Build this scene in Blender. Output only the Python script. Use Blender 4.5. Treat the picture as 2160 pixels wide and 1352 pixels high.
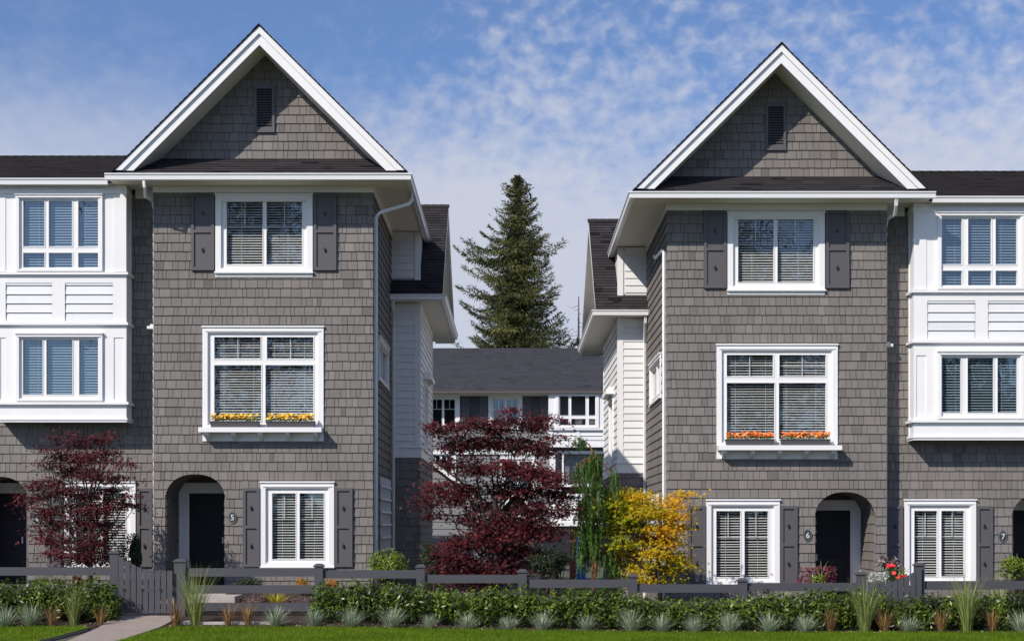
import bpy, math, random
import numpy as np
from mathutils import Vector, Matrix

for o in list(bpy.data.objects):
    bpy.data.objects.remove(o)
S = bpy.context.scene
COL = S.collection

# ------------------------------------------------------------------ camera, sky, sun, exposure
F, HZ, CZ, Y0 = 3528.0, 1110.0, 2.0, 36.0
cam = bpy.data.objects.new('camera', bpy.data.cameras.new('camera'))
COL.objects.link(cam)
cam.location = (0, 0, CZ)
cam.rotation_euler = (math.radians(90), 0, 0)
cam.data.sensor_width = 36
cam.data.lens = F / 2160 * 36
cam.data.shift_y = (HZ - 676) / 2160
cam.data.clip_end = 3000
S.camera = cam

SUN = Vector((-0.88, -1.0, 1.02)).normalized()
EL = math.asin(SUN.z)
AZ = math.atan2(SUN.x, SUN.y)
W = bpy.data.worlds.new('World'); S.world = W; W.use_nodes = True
wt = W.node_tree; wt.nodes.clear()
def wn(t, **k):
    n = wt.nodes.new(t)
    for a, b in k.items(): setattr(n, a, b)
    return n
def wl(a, b): wt.links.new(a, b)
def wmath(op, a, b=None, c=None, clamp=False):
    n = wn('ShaderNodeMath', operation=op, use_clamp=clamp)
    for i, v in enumerate((a, b, c)):
        if v is None: continue
        if isinstance(v, (int, float)): n.inputs[i].default_value = v
        else: wl(v, n.inputs[i])
    return n.outputs[0]
def wrange(v, a, b, c, d, smooth=True):
    n = wn('ShaderNodeMapRange')
    if smooth: n.interpolation_type = 'SMOOTHSTEP'
    wl(v, n.inputs[0])
    for i, q in enumerate((a, b, c, d)): n.inputs[i + 1].default_value = q
    return n.outputs[0]
sky = wn('ShaderNodeTexSky', sky_type='NISHITA')
sky.sun_disc = False; sky.sun_elevation = EL; sky.sun_rotation = AZ
sky.altitude = 600; sky.air_density = 1.0; sky.dust_density = 0.2; sky.ozone_density = 3.0
tc = wn('ShaderNodeTexCoord')
sep = wn('ShaderNodeSeparateXYZ'); wl(tc.outputs['Generated'], sep.inputs[0])
def wnoise(scale, detail, rough, stretch=(1, 1, 1), off=(0, 0, 0), dist=0.0):
    m = wn('ShaderNodeMapping'); m.inputs['Scale'].default_value = stretch; m.inputs['Location'].default_value = off
    wl(tc.outputs['Generated'], m.inputs[0])
    n = wn('ShaderNodeTexNoise'); n.inputs['Scale'].default_value = scale; n.inputs['Detail'].default_value = detail
    n.inputs['Roughness'].default_value = rough; n.inputs['Distortion'].default_value = dist
    wl(m.outputs[0], n.inputs[0]); return n.outputs[0]
zel = sep.outputs[2]
low = wrange(zel, 0.17, 0.29, 1.0, 0.0)
high = wrange(zel, 0.34, 0.6, 0.0, 1.0)
xr = wrange(sep.outputs[0], -0.16, 0.02, 0.0, 1.0)
big = wnoise(4.5, 3, 0.5, (1, 1, 1.9), (3.1, 0.4, 1.2))
puff = wnoise(88.0, 3, 0.5, (1, 1, 1.25), (0.3, 0, 5), 0.2)
mid_ = wnoise(17.0, 4, 0.5, (1, 1, 1.6), (7, 0, 2), 0.3)
cov = wmath('MULTIPLY_ADD', low, 0.85, wmath('MULTIPLY', wmath('SUBTRACT', big, 0.5), 0.8))
cov = wmath('ADD', cov, wmath('MULTIPLY_ADD', xr, 0.16, -0.09))
back = wmath('MULTIPLY', wrange(sep.outputs[1], -0.5, 0.0, 1.0, 0.0), wrange(zel, 0.25, 0.42, 1.0, 0.0))   # clear air low behind the viewer
cov = wmath('MULTIPLY_ADD', back, -1.1, cov)
tex = wmath('MULTIPLY', wmath('MULTIPLY_ADD', wmath('SUBTRACT', puff, 0.5), 1.7, wmath('MULTIPLY', wmath('SUBTRACT', mid_, 0.5), 0.9)), wmath('MULTIPLY_ADD', xr, 0.75, 0.25))
dens = wmath('MULTIPLY_ADD', tex, wmath('MULTIPLY_ADD', low, -0.45, 0.85), cov)
dens = wmath('MULTIPLY_ADD', wrange(dens, -0.15, 1.0, 0.0, 1.0), 0.82, 0.12)
dens = wmath('MULTIPLY', dens, wmath('MULTIPLY_ADD', high, -0.5, 1.0))
mixc = wn('ShaderNodeMix', data_type='RGBA')
wl(dens, mixc.inputs[0])
hsv = wn('ShaderNodeMix', data_type='RGBA', blend_type='MULTIPLY'); hsv.inputs[0].default_value = 1.0
wl(sky.outputs[0], hsv.inputs[6]); hsv.inputs[7].default_value = (0.50, 0.78, 1.12, 1)
wl(hsv.outputs[2], mixc.inputs[6])
dt = wn('ShaderNodeVectorMath', operation='DOT_PRODUCT'); wl(tc.outputs['Generated'], dt.inputs[0]); dt.inputs[1].default_value = SUN
cs = wn('ShaderNodeVectorMath', operation='SCALE'); cs.inputs[0].default_value = (6.1, 6.35, 7.35)   # sunward clouds, out of view, brightened to add fill on shaded walls
wl(wrange(dt.outputs['Value'], -0.1, 0.9, 1.0, 4.6), cs.inputs['Scale']); wl(cs.outputs[0], mixc.inputs[7])
bg = wn('ShaderNodeBackground'); bg.inputs[1].default_value = 0.1
wl(mixc.outputs[2], bg.inputs[0])
wo = wn('ShaderNodeOutputWorld'); wl(bg.outputs[0], wo.inputs[0])

sl = bpy.data.lights.new('sun', 'SUN'); sl.energy = 4.7; sl.angle = math.radians(0.5); sl.color = (1.0, 0.935, 0.85)
sun = bpy.data.objects.new('sun', sl); COL.objects.link(sun); sun.location = (-20, -20, 40)
sun.rotation_euler = SUN.to_track_quat('Z', 'Y').to_euler()
S.view_settings.view_transform = 'Standard'; S.view_settings.look = 'None'
S.view_settings.exposure = 0.0; S.view_settings.gamma = 1.0
S.render.engine = 'CYCLES'
S.cycles.max_bounces = 8; S.cycles.transparent_max_bounces = 16

# ------------------------------------------------------------------ materials
MATS = {}
def mat(name, base, rough=0.6, tone=0.0, noise=0.0, nscale=8.0, stretch=(1, 1, 1), bump=0.0, bscale=60.0,
        spec=0.5, trans=0.0, alt=None, fine=None, metallic=0.0):
    if name in MATS: return MATS[name]
    m = bpy.data.materials.new(name); m.use_nodes = True; MATS[name] = m
    nt = m.node_tree; p = nt.nodes['Principled BSDF']; L = nt.links.new
    N = nt.nodes.new
    p.inputs['Roughness'].default_value = rough
    p.inputs['Specular IOR Level'].default_value = spec
    p.inputs['Metallic'].default_value = metallic
    col = N('ShaderNodeRGB'); col.outputs[0].default_value = (*base, 1); out = col.outputs[0]
    tcn = N('ShaderNodeTexCoord'); mp = N('ShaderNodeMapping'); mp.inputs['Scale'].default_value = stretch
    L(tcn.outputs['Object'], mp.inputs[0])
    at_ = None
    if tone or alt:
        at_ = N('ShaderNodeAttribute'); at_.attribute_name = 'tone'
    if alt:
        mx = N('ShaderNodeMix'); mx.data_type = 'RGBA'; L(at_.outputs['Fac'], mx.inputs[0]); L(out, mx.inputs[6])
        mx.inputs[7].default_value = (*alt, 1); out = mx.outputs[2]
    val = None
    if tone:
        a = N('ShaderNodeMath'); a.operation = 'MULTIPLY_ADD'; L(at_.outputs['Fac'], a.inputs[0])
        a.inputs[1].default_value = 2 * tone; a.inputs[2].default_value = 1 - tone; val = a.outputs[0]
    if noise:
        n = N('ShaderNodeTexNoise'); n.inputs['Scale'].default_value = nscale; n.inputs['Detail'].default_value = 5
        n.inputs['Roughness'].default_value = 0.6; L(mp.outputs[0], n.inputs[0])
        b = N('ShaderNodeMath'); b.operation = 'MULTIPLY_ADD'; L(n.outputs[0], b.inputs[0])
        b.inputs[1].default_value = 2 * noise; b.inputs[2].default_value = 1 - noise
        if val is None: val = b.outputs[0]
        else:
            c = N('ShaderNodeMath'); c.operation = 'MULTIPLY'; L(val, c.inputs[0]); L(b.outputs[0], c.inputs[1]); val = c.outputs[0]
    if fine:
        n = N('ShaderNodeTexNoise'); n.inputs['Scale'].default_value = fine[0]; n.inputs['Detail'].default_value = 3
        L(mp.outputs[0], n.inputs[0]) if len(fine) < 3 else L(tcn.outputs['Object'], n.inputs[0])
        b = N('ShaderNodeMath'); b.operation = 'MULTIPLY_ADD'; L(n.outputs[0], b.inputs[0])
        b.inputs[1].default_value = 2 * fine[1]; b.inputs[2].default_value = 1 - fine[1]
        if val is None: val = b.outputs[0]
        else:
            c = N('ShaderNodeMath'); c.operation = 'MULTIPLY'; L(val, c.inputs[0]); L(b.outputs[0], c.inputs[1]); val = c.outputs[0]
    if val is not None:
        vm = N('ShaderNodeVectorMath'); vm.operation = 'SCALE'; L(out, vm.inputs[0]); L(val, vm.inputs['Scale']); out = vm.outputs[0]
    L(out, p.inputs['Base Color'])
    if bump:
        n = N('ShaderNodeTexNoise'); n.inputs['Scale'].default_value = bscale; n.inputs['Detail'].default_value = 4
        L(mp.outputs[0], n.inputs[0])
        bp = N('ShaderNodeBump'); bp.inputs['Strength'].default_value = bump; bp.inputs['Distance'].default_value = 0.02
        L(n.outputs[0], bp.inputs['Height']); L(bp.outputs[0], p.inputs['Normal'])
    if trans:
        t = N('ShaderNodeBsdfTranslucent'); L(out, t.inputs[0])
        ms = N('ShaderNodeMixShader'); ms.inputs[0].default_value = trans
        L(p.outputs[0], ms.inputs[1]); L(t.outputs[0], ms.inputs[2]); L(ms.outputs[0], nt.nodes['Material Output'].inputs[0])
    return m

shingle = mat('cedar_shingle', (0.178, 0.161, 0.148), 0.75, tone=0.12, noise=0.15, nscale=2.2, stretch=(6, 6, .6), bump=0.25, bscale=26, spec=0.25, fine=(0.6, 0.24, 1))
backing = mat('shingle_backing', (0.035, 0.032, 0.032), 0.9)
white = mat('white_paint', (0.79, 0.775, 0.765), 0.45, noise=0.06, nscale=2.2, stretch=(1, 1, .35), spec=0.35)
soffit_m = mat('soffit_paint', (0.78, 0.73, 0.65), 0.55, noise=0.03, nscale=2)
board = mat('white_lap_siding', (0.74, 0.735, 0.73), 0.5, tone=0.03, noise=0.05, nscale=3, spec=0.3)
charcoal = mat('charcoal_paint', (0.094, 0.089, 0.094), 0.5, noise=0.10, nscale=4, spec=0.4)
fence_m = mat('fence_paint', (0.066, 0.065, 0.074), 0.55, noise=0.16, nscale=7, stretch=(.4, 1, 2.5), bump=0.1, spec=0.35)
door_m = mat('door_paint', (0.015, 0.013, 0.017), 0.5, spec=.25)
roof_m = mat('asphalt_shingle', (0.033, 0.029, 0.031), 0.9, tone=0.33, noise=0.30, nscale=70, spec=0.25)
roof_far = mat('grey_asphalt_shingle', (0.06, 0.06, 0.068), 0.9, tone=0.16, noise=0.2, nscale=50, spec=0.25)
metal_w = mat('gutter_enamel', (0.76, 0.755, 0.75), 0.3, spec=0.5, noise=0.03)
slat_m = mat('blind_slat', (0.76, 0.75, 0.72), 0.5)
room_m = mat('room_wall', (0.035, 0.033, 0.032), 0.9)
black = mat('black_metal', (0.02, 0.02, 0.022), 0.4)
concrete = mat('concrete', (0.29, 0.235, 0.20), 0.9, noise=0.22, nscale=2.5, bump=0.2, bscale=60)
concrete_l = mat('pale_concrete', (0.42, 0.38, 0.35), 0.9, noise=0.3, nscale=5, bump=0.2, bscale=60)
soil = mat('bark_mulch', (0.034, 0.019, 0.013), 1.0, noise=0.7, nscale=26, bump=1.0, bscale=45)
lawn_m = mat('lawn_turf', (0.10, 0.15, 0.010), 0.9, spec=.1, noise=0.35, nscale=3, bump=0.4, bscale=90, fine=(40, 0.35))
blade_m = mat('grass_blade', (0.115, 0.19, 0.008), 0.6, spec=.12, tone=0.35, noise=0.25, nscale=1.5, trans=0.35)
ground_m = mat('ground_earth', (0.07, 0.075, 0.045), 1.0, noise=0.4, nscale=1)
bark_m = mat('bark', (0.075, 0.052, 0.042), 0.9, noise=0.4, nscale=14, stretch=(3, 3, .6), bump=0.5)
bark_red = mat('cedar_bark', (0.22, 0.10, 0.05), 0.9, noise=0.4, nscale=14, bump=0.4)
snag_m = mat('dead_wood', (0.16, 0.13, 0.12), 0.9, noise=0.3)
maple_m = mat('red_maple_leaf', (0.044, 0.0075, 0.012), 0.5, tone=0.45, trans=0.24, spec=.25, alt=(0.125, 0.018, 0.020))
maple_bark = mat('maple_bark', (0.035, 0.022, 0.02), 0.9, noise=0.4, nscale=14)
gold_m = mat('gold_maple_leaf', (0.40, 0.46, 0.012), 0.55, tone=0.15, trans=0.5, spec=.25, alt=(0.82, 0.46, 0.02))
laurel_m = mat('laurel_leaf', (0.040, 0.075, 0.008), 0.38, tone=0.5, trans=0.25, spec=0.4, alt=(0.14, 0.20, 0.020))
dark_leaf = mat('dark_leaf', (0.022, 0.045, 0.011), 0.5, tone=0.45, trans=0.15)
rhodo_m = mat('bright_leaf', (0.12, 0.20, 0.012), 0.4, tone=0.3, trans=0.25, alt=(0.22, 0.26, 0.02))
needle_m = mat('spruce_needle', (0.036, 0.048, 0.012), 0.7, tone=0.45, trans=0.2, alt=(0.15, 0.155, 0.035))
cedar_m = mat('cedar_spray', (0.05, 0.11, 0.02), 0.7, tone=0.4, trans=0.3, alt=(0.13, 0.22, 0.045), spec=.2)
fescue_m = mat('fescue_blade', (0.22, 0.29, 0.21), 0.6, tone=0.35, trans=0.2, alt=(0.42, 0.46, 0.30))
tall_m = mat('tall_grass_blade', (0.15, 0.24, 0.05), 0.6, tone=0.35, trans=0.25, alt=(0.34, 0.34, 0.11))
sedge_m = mat('bronze_blade', (0.17, 0.065, 0.035), 0.6, tone=0.4, trans=0.2, alt=(0.36, 0.22, 0.07))
yellow_blade = mat('yellow_blade', (0.42, 0.40, 0.03), 0.6, tone=0.3, trans=0.3, alt=(0.6, 0.5, 0.06))
heather_m = mat('bronze_leaf', (0.10, 0.055, 0.05), 0.7, tone=0.4, alt=(0.22, 0.16, 0.15))
orange_leaf = mat('orange_leaf', (0.45, 0.30, 0.03), 0.6, tone=0.3, trans=0.3, alt=(0.5, 0.13, 0.04))
burgundy_m = mat('burgundy_leaf', (0.08, 0.012, 0.02), 0.55, tone=0.4, alt=(0.17, 0.02, 0.04))
silver_m = mat('silver_leaf', (0.36, 0.40, 0.36), 0.7, tone=0.25)
petal_y = mat('yellow_petal', (0.80, 0.40, 0.015), 0.6, tone=0.3, alt=(0.85, 0.55, 0.06))
petal_o = mat('orange_petal', (0.75, 0.13, 0.01), 0.6, tone=0.3, alt=(0.85, 0.25, 0.04))
petal_r = mat('red_petal', (0.8, 0.02, 0.03), 0.6, tone=0.2)
blue_m = mat('blue_enamel', (0.02, 0.16, 0.55), 0.4)
brick_m = mat('orange_brick', (0.33, 0.11, 0.05), 0.9, noise=0.35, nscale=9)
steel_m = mat('steel_tube', (0.45, 0.45, 0.46), 0.4, metallic=0.6)
concrete_n = mat('numeral_enamel', (0.55, 0.55, 0.54), 0.5)
plaque_m = mat('plaque_slate', (0.035, 0.045, 0.048), 0.4)
siding_far = mat('grey_lap_siding', (0.20, 0.20, 0.205), 0.6, tone=0.03)
amber_m = mat('amber_shade', (0.6, 0.25, 0.1), 0.5)

def glass_mat(name, refl, tint=(1, 1, 1)):
    m = bpy.data.materials.new(name); m.use_nodes = True; nt = m.node_tree; nt.nodes.clear(); N = nt.nodes.new; L = nt.links.new
    t = N('ShaderNodeBsdfTransparent'); t.inputs[0].default_value = (0.86 * tint[0], 0.88 * tint[1], 0.88 * tint[2], 1)
    g = N('ShaderNodeBsdfGlossy'); g.inputs['Roughness'].default_value = 0.015; g.inputs[0].default_value = (0.9, 0.96, 1, 1)
    tcn = N('ShaderNodeTexCoord'); n = N('ShaderNodeTexNoise'); n.inputs['Scale'].default_value = 1.7; n.inputs['Detail'].default_value = 1
    L(tcn.outputs['Object'], n.inputs[0])
    b = N('ShaderNodeBump'); b.inputs['Strength'].default_value = 0.12; b.inputs['Distance'].default_value = 0.05
    L(n.outputs[0], b.inputs['Height']); L(b.outputs[0], g.inputs['Normal'])
    f = N('ShaderNodeLayerWeight'); f.inputs[0].default_value = 0.5
    pw = N('ShaderNodeMath'); pw.operation = 'POWER'; L(f.outputs['Facing'], pw.inputs[0]); pw.inputs[1].default_value = 5
    a = N('ShaderNodeMath'); a.operation = 'MULTIPLY_ADD'; L(pw.outputs[0], a.inputs[0]); a.inputs[1].default_value = 0.85; a.inputs[2].default_value = refl + .04
    mx = N('ShaderNodeMixShader'); L(a.outputs[0], mx.inputs[0]); L(t.outputs[0], mx.inputs[1]); L(g.outputs[0], mx.inputs[2])
    o = N('ShaderNodeOutputMaterial'); L(mx.outputs[0], o.inputs[0]); MATS[name] = m; return m
glass = glass_mat('window_glass', 0.075)
glass_blue = glass_mat('sky_tinted_glass', 0.11, (0.66, 0.76, 0.84))  # blue of the reflected sky put into the pane tint

# ------------------------------------------------------------------ object helpers
ORG = {}
MIR = False
MX, DZ = 0.1735, -0.383
def T(p):
    return (2 * MX - p[0], p[1], p[2] + DZ) if MIR else (p[0], p[1], p[2])
def tag(o, label=None, cat=None, group=None, kind=None):
    if label: o['label'] = label
    if cat: o['category'] = cat
    if group: o['group'] = group
    if kind: o['kind'] = kind
    return o
def empty(name, loc, label, cat, group=None):
    o = bpy.data.objects.new(name, None); COL.objects.link(o); loc = T(loc); o.location = loc; ORG[o.name] = Vector(loc)
    o.empty_display_size = 0.3
    return tag(o, label, cat, group)

def FR(Y=Y0): return (Vector((0, Y, 0)), Vector((1, 0, 0)), Vector((0, 0, 1)), Vector((0, -1, 0)))
def FS(X): return (Vector((X, 0, 0)), Vector((0, 1, 0)), Vector((0, 0, 1)), Vector((1, 0, 0)))   # wall facing +x; u = Y
WORLD = (Vector((0, 0, 0)), Vector((1, 0, 0)), Vector((0, 0, 1)), Vector((0, -1, 0)))

class MB:
    def __init__(s, f=None): s.v = []; s.f = []; s.t = []; s.fr = f or FR(0)
    def P(s, u, v, d):
        O, U, V, N = s.fr
        return tuple(O + U * u + V * v + N * d)
    def face(s, pts, tone=0.5):
        b = len(s.v); s.v += pts; s.f.append(tuple(range(b, b + len(pts)))); s.t.append(tone)
    def q(s, pts, tone=0.5): s.face([s.P(*p) for p in pts], tone)
    def box(s, u0, u1, v0, v1, d0, d1, tone=0.5):
        if u0 > u1: u0, u1 = u1, u0
        if v0 > v1: v0, v1 = v1, v0
        c = [s.P(u, v, d) for d in (d0, d1) for v in (v0, v1) for u in (u0, u1)]
        b = len(s.v); s.v += c
        for f in ((0, 2, 3, 1), (4, 5, 7, 6), (0, 1, 5, 4), (2, 6, 7, 3), (0, 4, 6, 2), (1, 3, 7, 5)):
            s.f.append(tuple(b + i for i in f)); s.t.append(tone)
    def prism(s, poly, d0, d1, tone=0.5):
        n = len(poly); a = [s.P(u, v, d0) for u, v in poly]; c = [s.P(u, v, d1) for u, v in poly]
        b = len(s.v); s.v += a + c
        s.f.append(tuple(range(b, b + n))[::-1]); s.f.append(tuple(range(b + n, b + 2 * n))); s.t += [tone, tone]
        for i in range(n):
            j = (i + 1) % n; s.f.append((b + i, b + j, b + n + j, b + n + i)); s.t.append(tone)
    def hull(s, A, B, tone=0.5):   # two matching world-space loops
        n = len(A); b = len(s.v); s.v += [tuple(p) for p in A] + [tuple(p) for p in B]
        s.f.append(tuple(range(b, b + n))[::-1]); s.f.append(tuple(range(b + n, b + 2 * n))); s.t += [tone, tone]
        for i in range(n):
            j = (i + 1) % n; s.f.append((b + i, b + j, b + n + j, b + n + i)); s.t.append(tone)
    def plate(s, rect, holes, d0, d1):
        """slab between d0 (back) and d1 (front) with rectangular holes; u0,v0,u1,v1"""
        U = sorted({rect[0], rect[2], *[h[0] for h in holes], *[h[2] for h in holes]})
        V = sorted({rect[1], rect[3], *[h[1] for h in holes], *[h[3] for h in holes]})
        for i in range(len(U) - 1):
            for j in range(len(V) - 1):
                cu, cv = (U[i] + U[i + 1]) / 2, (V[j] + V[j + 1]) / 2
                if not (rect[0] < cu < rect[2] and rect[1] < cv < rect[3]): continue
                if any(h[0] < cu < h[2] and h[1] < cv < h[3] for h in holes): continue
                s.q([(U[i], V[j], d1), (U[i + 1], V[j], d1), (U[i + 1], V[j + 1], d1), (U[i], V[j + 1], d1)])
        for r in [rect] + list(holes):
            a, b, c, e = r
            for (p, q_) in (((a, b), (c, b)), ((c, b), (c, e)), ((c, e), (a, e)), ((a, e), (a, b))):
                s.q([(p[0], p[1], d0), (q_[0], q_[1], d0), (q_[0], q_[1], d1), (p[0], p[1], d1)])
    def tube(s, pts, r, n=6, tone=0.5, cap=True):
        pts = [Vector(p) for p in pts]; rs = r if isinstance(r, (list, tuple)) else [r] * len(pts)
        b = len(s.v); up = Vector((0.13, 0.2, 1)).normalized()
        for i, p in enumerate(pts):
            t = (pts[min(i + 1, len(pts) - 1)] - pts[max(i - 1, 0)])
            if t.length < 1e-9: t = Vector((0, 0, 1))
            t.normalize(); a = t.cross(up)
            if a.length < 0.05: a = t.cross(Vector((1, 0, 0)))
            a.normalize(); c = t.cross(a)
            for k in range(n):
                an = 2 * math.pi * (k + .5) / n
                s.v.append(tuple(p + (a * math.cos(an) + c * math.sin(an)) * rs[i]))
        for i in range(len(pts) - 1):
            for k in range(n):
                k2 = (k + 1) % n
                s.f.append((b + i * n + k, b + i * n + k2, b + (i + 1) * n + k2, b + (i + 1) * n + k)); s.t.append(tone)
        if cap:
            s.f.append(tuple(b + k for k in range(n))[::-1]); s.t.append(tone)
            s.f.append(tuple(b + (len(pts) - 1) * n + k for k in range(n))); s.t.append(tone)
    def lathe(s, c, prof, n=14, tone=0.5):
        b = len(s.v)
        for (r, z) in prof:
            for k in range(n):
                an = 2 * math.pi * k / n; s.v.append((c[0] + r * math.cos(an), c[1] + r * math.sin(an), c[2] + z))
        for i in range(len(prof) - 1):
            for k in range(n):
                k2 = (k + 1) % n; s.f.append((b + i * n + k, b + i * n + k2, b + (i + 1) * n + k2, b + (i + 1) * n + k)); s.t.append(tone)
        s.f.append(tuple(b + k for k in range(n))[::-1]); s.t.append(tone)
        s.f.append(tuple(b + (len(prof) - 1) * n + k for k in range(n))); s.t.append(tone)
    def build(s, name, m, parent=None, origin=None, smooth=False):
        v = [T(p) for p in s.v]
        org = ORG[parent.name] if parent else Vector(T(origin) if origin else (0, 0, 0))
        me = bpy.data.meshes.new(name)
        fs = [f[::-1] for f in s.f] if MIR else s.f
        me.from_pydata([(p[0] - org.x, p[1] - org.y, p[2] - org.z) for p in v], [], fs)
        a = me.attributes.new('tone', 'FLOAT', 'FACE'); a.data.foreach_set('value', s.t)
        if smooth: me.polygons.foreach_set('use_smooth', [True] * len(me.polygons))
        me.materials.append(m); me.update()
        o = bpy.data.objects.new(name, me); COL.objects.link(o)
        if parent: o.parent = parent
        else: o.location = org
        ORG[o.name] = org
        return o

def npmesh(name, V, k, tone, m, parent=None, origin=(0, 0, 0), idx=None):
    """V (n,k,3) array of separate k-gons"""
    n = len(V); org = np.array(ORG[parent.name] if parent else origin, dtype=float)
    me = bpy.data.meshes.new(name); vv = (V.reshape(-1, 3) - org).astype(np.float32)
    me.vertices.add(n * k); me.vertices.foreach_set('co', vv.ravel())
    me.loops.add(n * k); me.loops.foreach_set('vertex_index', np.arange(n * k, dtype=np.int32))
    me.polygons.add(n); me.polygons.foreach_set('loop_start', np.arange(0, n * k, k, dtype=np.int32))
    me.polygons.foreach_set('loop_total', np.full(n, k, dtype=np.int32))
    me.update(calc_edges=True)
    a = me.attributes.new('tone', 'FLOAT', 'FACE'); a.data.foreach_set('value', np.asarray(tone, dtype=np.float32))
    me.materials.append(m)
    o = bpy.data.objects.new(name, me); COL.objects.link(o)
    if parent: o.parent = parent
    else: o.location = tuple(org)
    ORG[o.name] = Vector(org)
    return o

def X(px, Y=Y0): return (px - 1080) * Y / F
def Z(py, Y=Y0): return CZ + (HZ - py) * Y / F
def at(px, py, Y): return (X(px, Y), Y, Z(py, Y))

# ------------------------------------------------------------------ cladding
def clip_poly(poly, hp):
    for (a, b, c) in hp:      # keep a*u+b*v<=c
        out = []
        for i in range(len(poly)):
            p, q_ = poly[i], poly[(i + 1) % len(poly)]
            dp, dq = a * p[0] + b * p[1] - c, a * q_[0] + b * q_[1] - c
            if dp <= 0: out.append(p)
            if dp * dq < 0:
                t = dp / (dp - dq); out.append((p[0] + t * (q_[0] - p[0]), p[1] + t * (q_[1] - p[1])))
        poly = out
        if len(poly) < 3: return []
    return poly
def subtract(rects, h):
    out = []
    for (a, b, c, d) in rects:
        if h[0] >= c or h[2] <= a or h[1] >= d or h[3] <= b: out.append((a, b, c, d)); continue
        if h[0] > a: out.append((a, b, h[0], d))
        if h[2] < c: out.append((h[2], b, c, d))
        m0, m1 = max(a, h[0]), min(c, h[2])
        if h[1] > b: out.append((m0, b, m1, h[1]))
        if h[3] < d: out.append((m0, h[3], m1, d))
    return out
def clad(mb, rect, course, wr, tb, tt, rng, holes=(), hp=(), arch=None, gap=0.009, jit=0.0, v_start=None, tones=(0, 1)):
    u0, v0, u1, v1 = rect
    v = v0 if v_start is None else v_start
    while v < v1:
        u = u0 - (rng.random() * wr[0] if wr[0] < 5 else .1)
        while u < u1:
            w = rng.uniform(*wr) if rng.random() > 0.18 else wr[0] * rng.uniform(.75, 1)
            a, b = max(u, u0), min(u + w, u1)
            j = rng.uniform(-jit, jit)
            u += w
            if b - a < 0.012: continue
            rs = [(a + (gap / 2 if a > u0 else 0), max(v + j, v0), b - (gap / 2 if b < u1 else 0), min(v + course + .004, v1))]
            for h in holes: rs = subtract(rs, h)
            if arch and a < arch[1] and b > arch[0] and v < arch[4]:
                nr = []
                for r in rs:
                    n = max(1, int((r[2] - r[0]) / 0.02)); st = (r[2] - r[0]) / n
                    cuts = sorted({r[0] + i * st for i in range(n + 1)} | {c for c in arch[:2] if r[0] < c < r[2]})
                    for c0, c1 in zip(cuts[:-1], cuts[1:]):
                        cm = (c0 + c1) / 2
                        if arch[0] <= cm <= arch[1]:
                            top = arch_top(arch, cm)
                            if top < r[3]: nr.append((c0, max(r[1], top), c1, r[3]))
                        else: nr.append((c0, r[1], c1, r[3]))
                rs = nr
            tn = rng.gauss(.55, .22) if rng.random() > .05 else rng.choice([-0.6, -.3, 1.25])
            tn = tones[0] + (tones[1] - tones[0]) * tn
            for r in rs:
                if r[2] - r[0] < .003 or r[3] - r[1] < .003: continue
                poly = [(r[0], r[1]), (r[2], r[1]), (r[2], r[3]), (r[0], r[3])]
                if hp: poly = clip_poly(poly, hp)
                if len(poly) < 3: continue
                dep = lambda p: tb + (tt - tb) * min(1, max(0, (p[1] - v) / course))
                front = [mb.P(p[0], p[1], dep(p)) for p in poly]; back = [mb.P(p[0], p[1], 0) for p in poly]
                n = len(poly); bi = len(mb.v); mb.v += front + back
                mb.f.append(tuple(range(bi, bi + n))); mb.t.append(tn)
                for i in range(n):
                    k = (i + 1) % n
                    if poly[i][1] > v + course * .9 and poly[k][1] > v + course * .9: continue
                    mb.f.append((bi + i, bi + n + i, bi + n + k, bi + k)); mb.t.append(tn)
        v += course
def arch_top(arch, u):      # (u0,u1,v_floor,v_spring,v_top)
    c, r = (arch[0] + arch[1]) / 2, (arch[1] - arch[0]) / 2
    t = min(1, abs(u - c) / r)
    return arch[3] + (arch[4] - arch[3]) * math.sqrt(max(0, 1 - t ** 2.3))

def sheet(mb, rect, holes, arch, d0, d1):
    hs = list(holes)
    if arch:
        n = 44; st = (arch[1] - arch[0]) / n
        for i in range(n):
            hs.append((arch[0] + i * st, rect[1], arch[0] + (i + 1) * st, arch_top(arch, arch[0] + (i + .5) * st)))
    U = sorted({rect[0], rect[2], *[min(max(h[0], rect[0]), rect[2]) for h in hs], *[min(max(h[2], rect[0]), rect[2]) for h in hs]})
    for i in range(len(U) - 1):
        cu = (U[i] + U[i + 1]) / 2
        if U[i + 1] - U[i] < 1e-5: continue
        sp = sorted([(h[1], h[3]) for h in hs if h[0] < cu < h[2]]); v = rect[1]
        for a, b in sp:
            if a > v: mb.box(U[i], U[i + 1], v, a, d0, d1)
            v = max(v, b)
        if v < rect[3]: mb.box(U[i], U[i + 1], v, rect[3], d0, d1)

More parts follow.
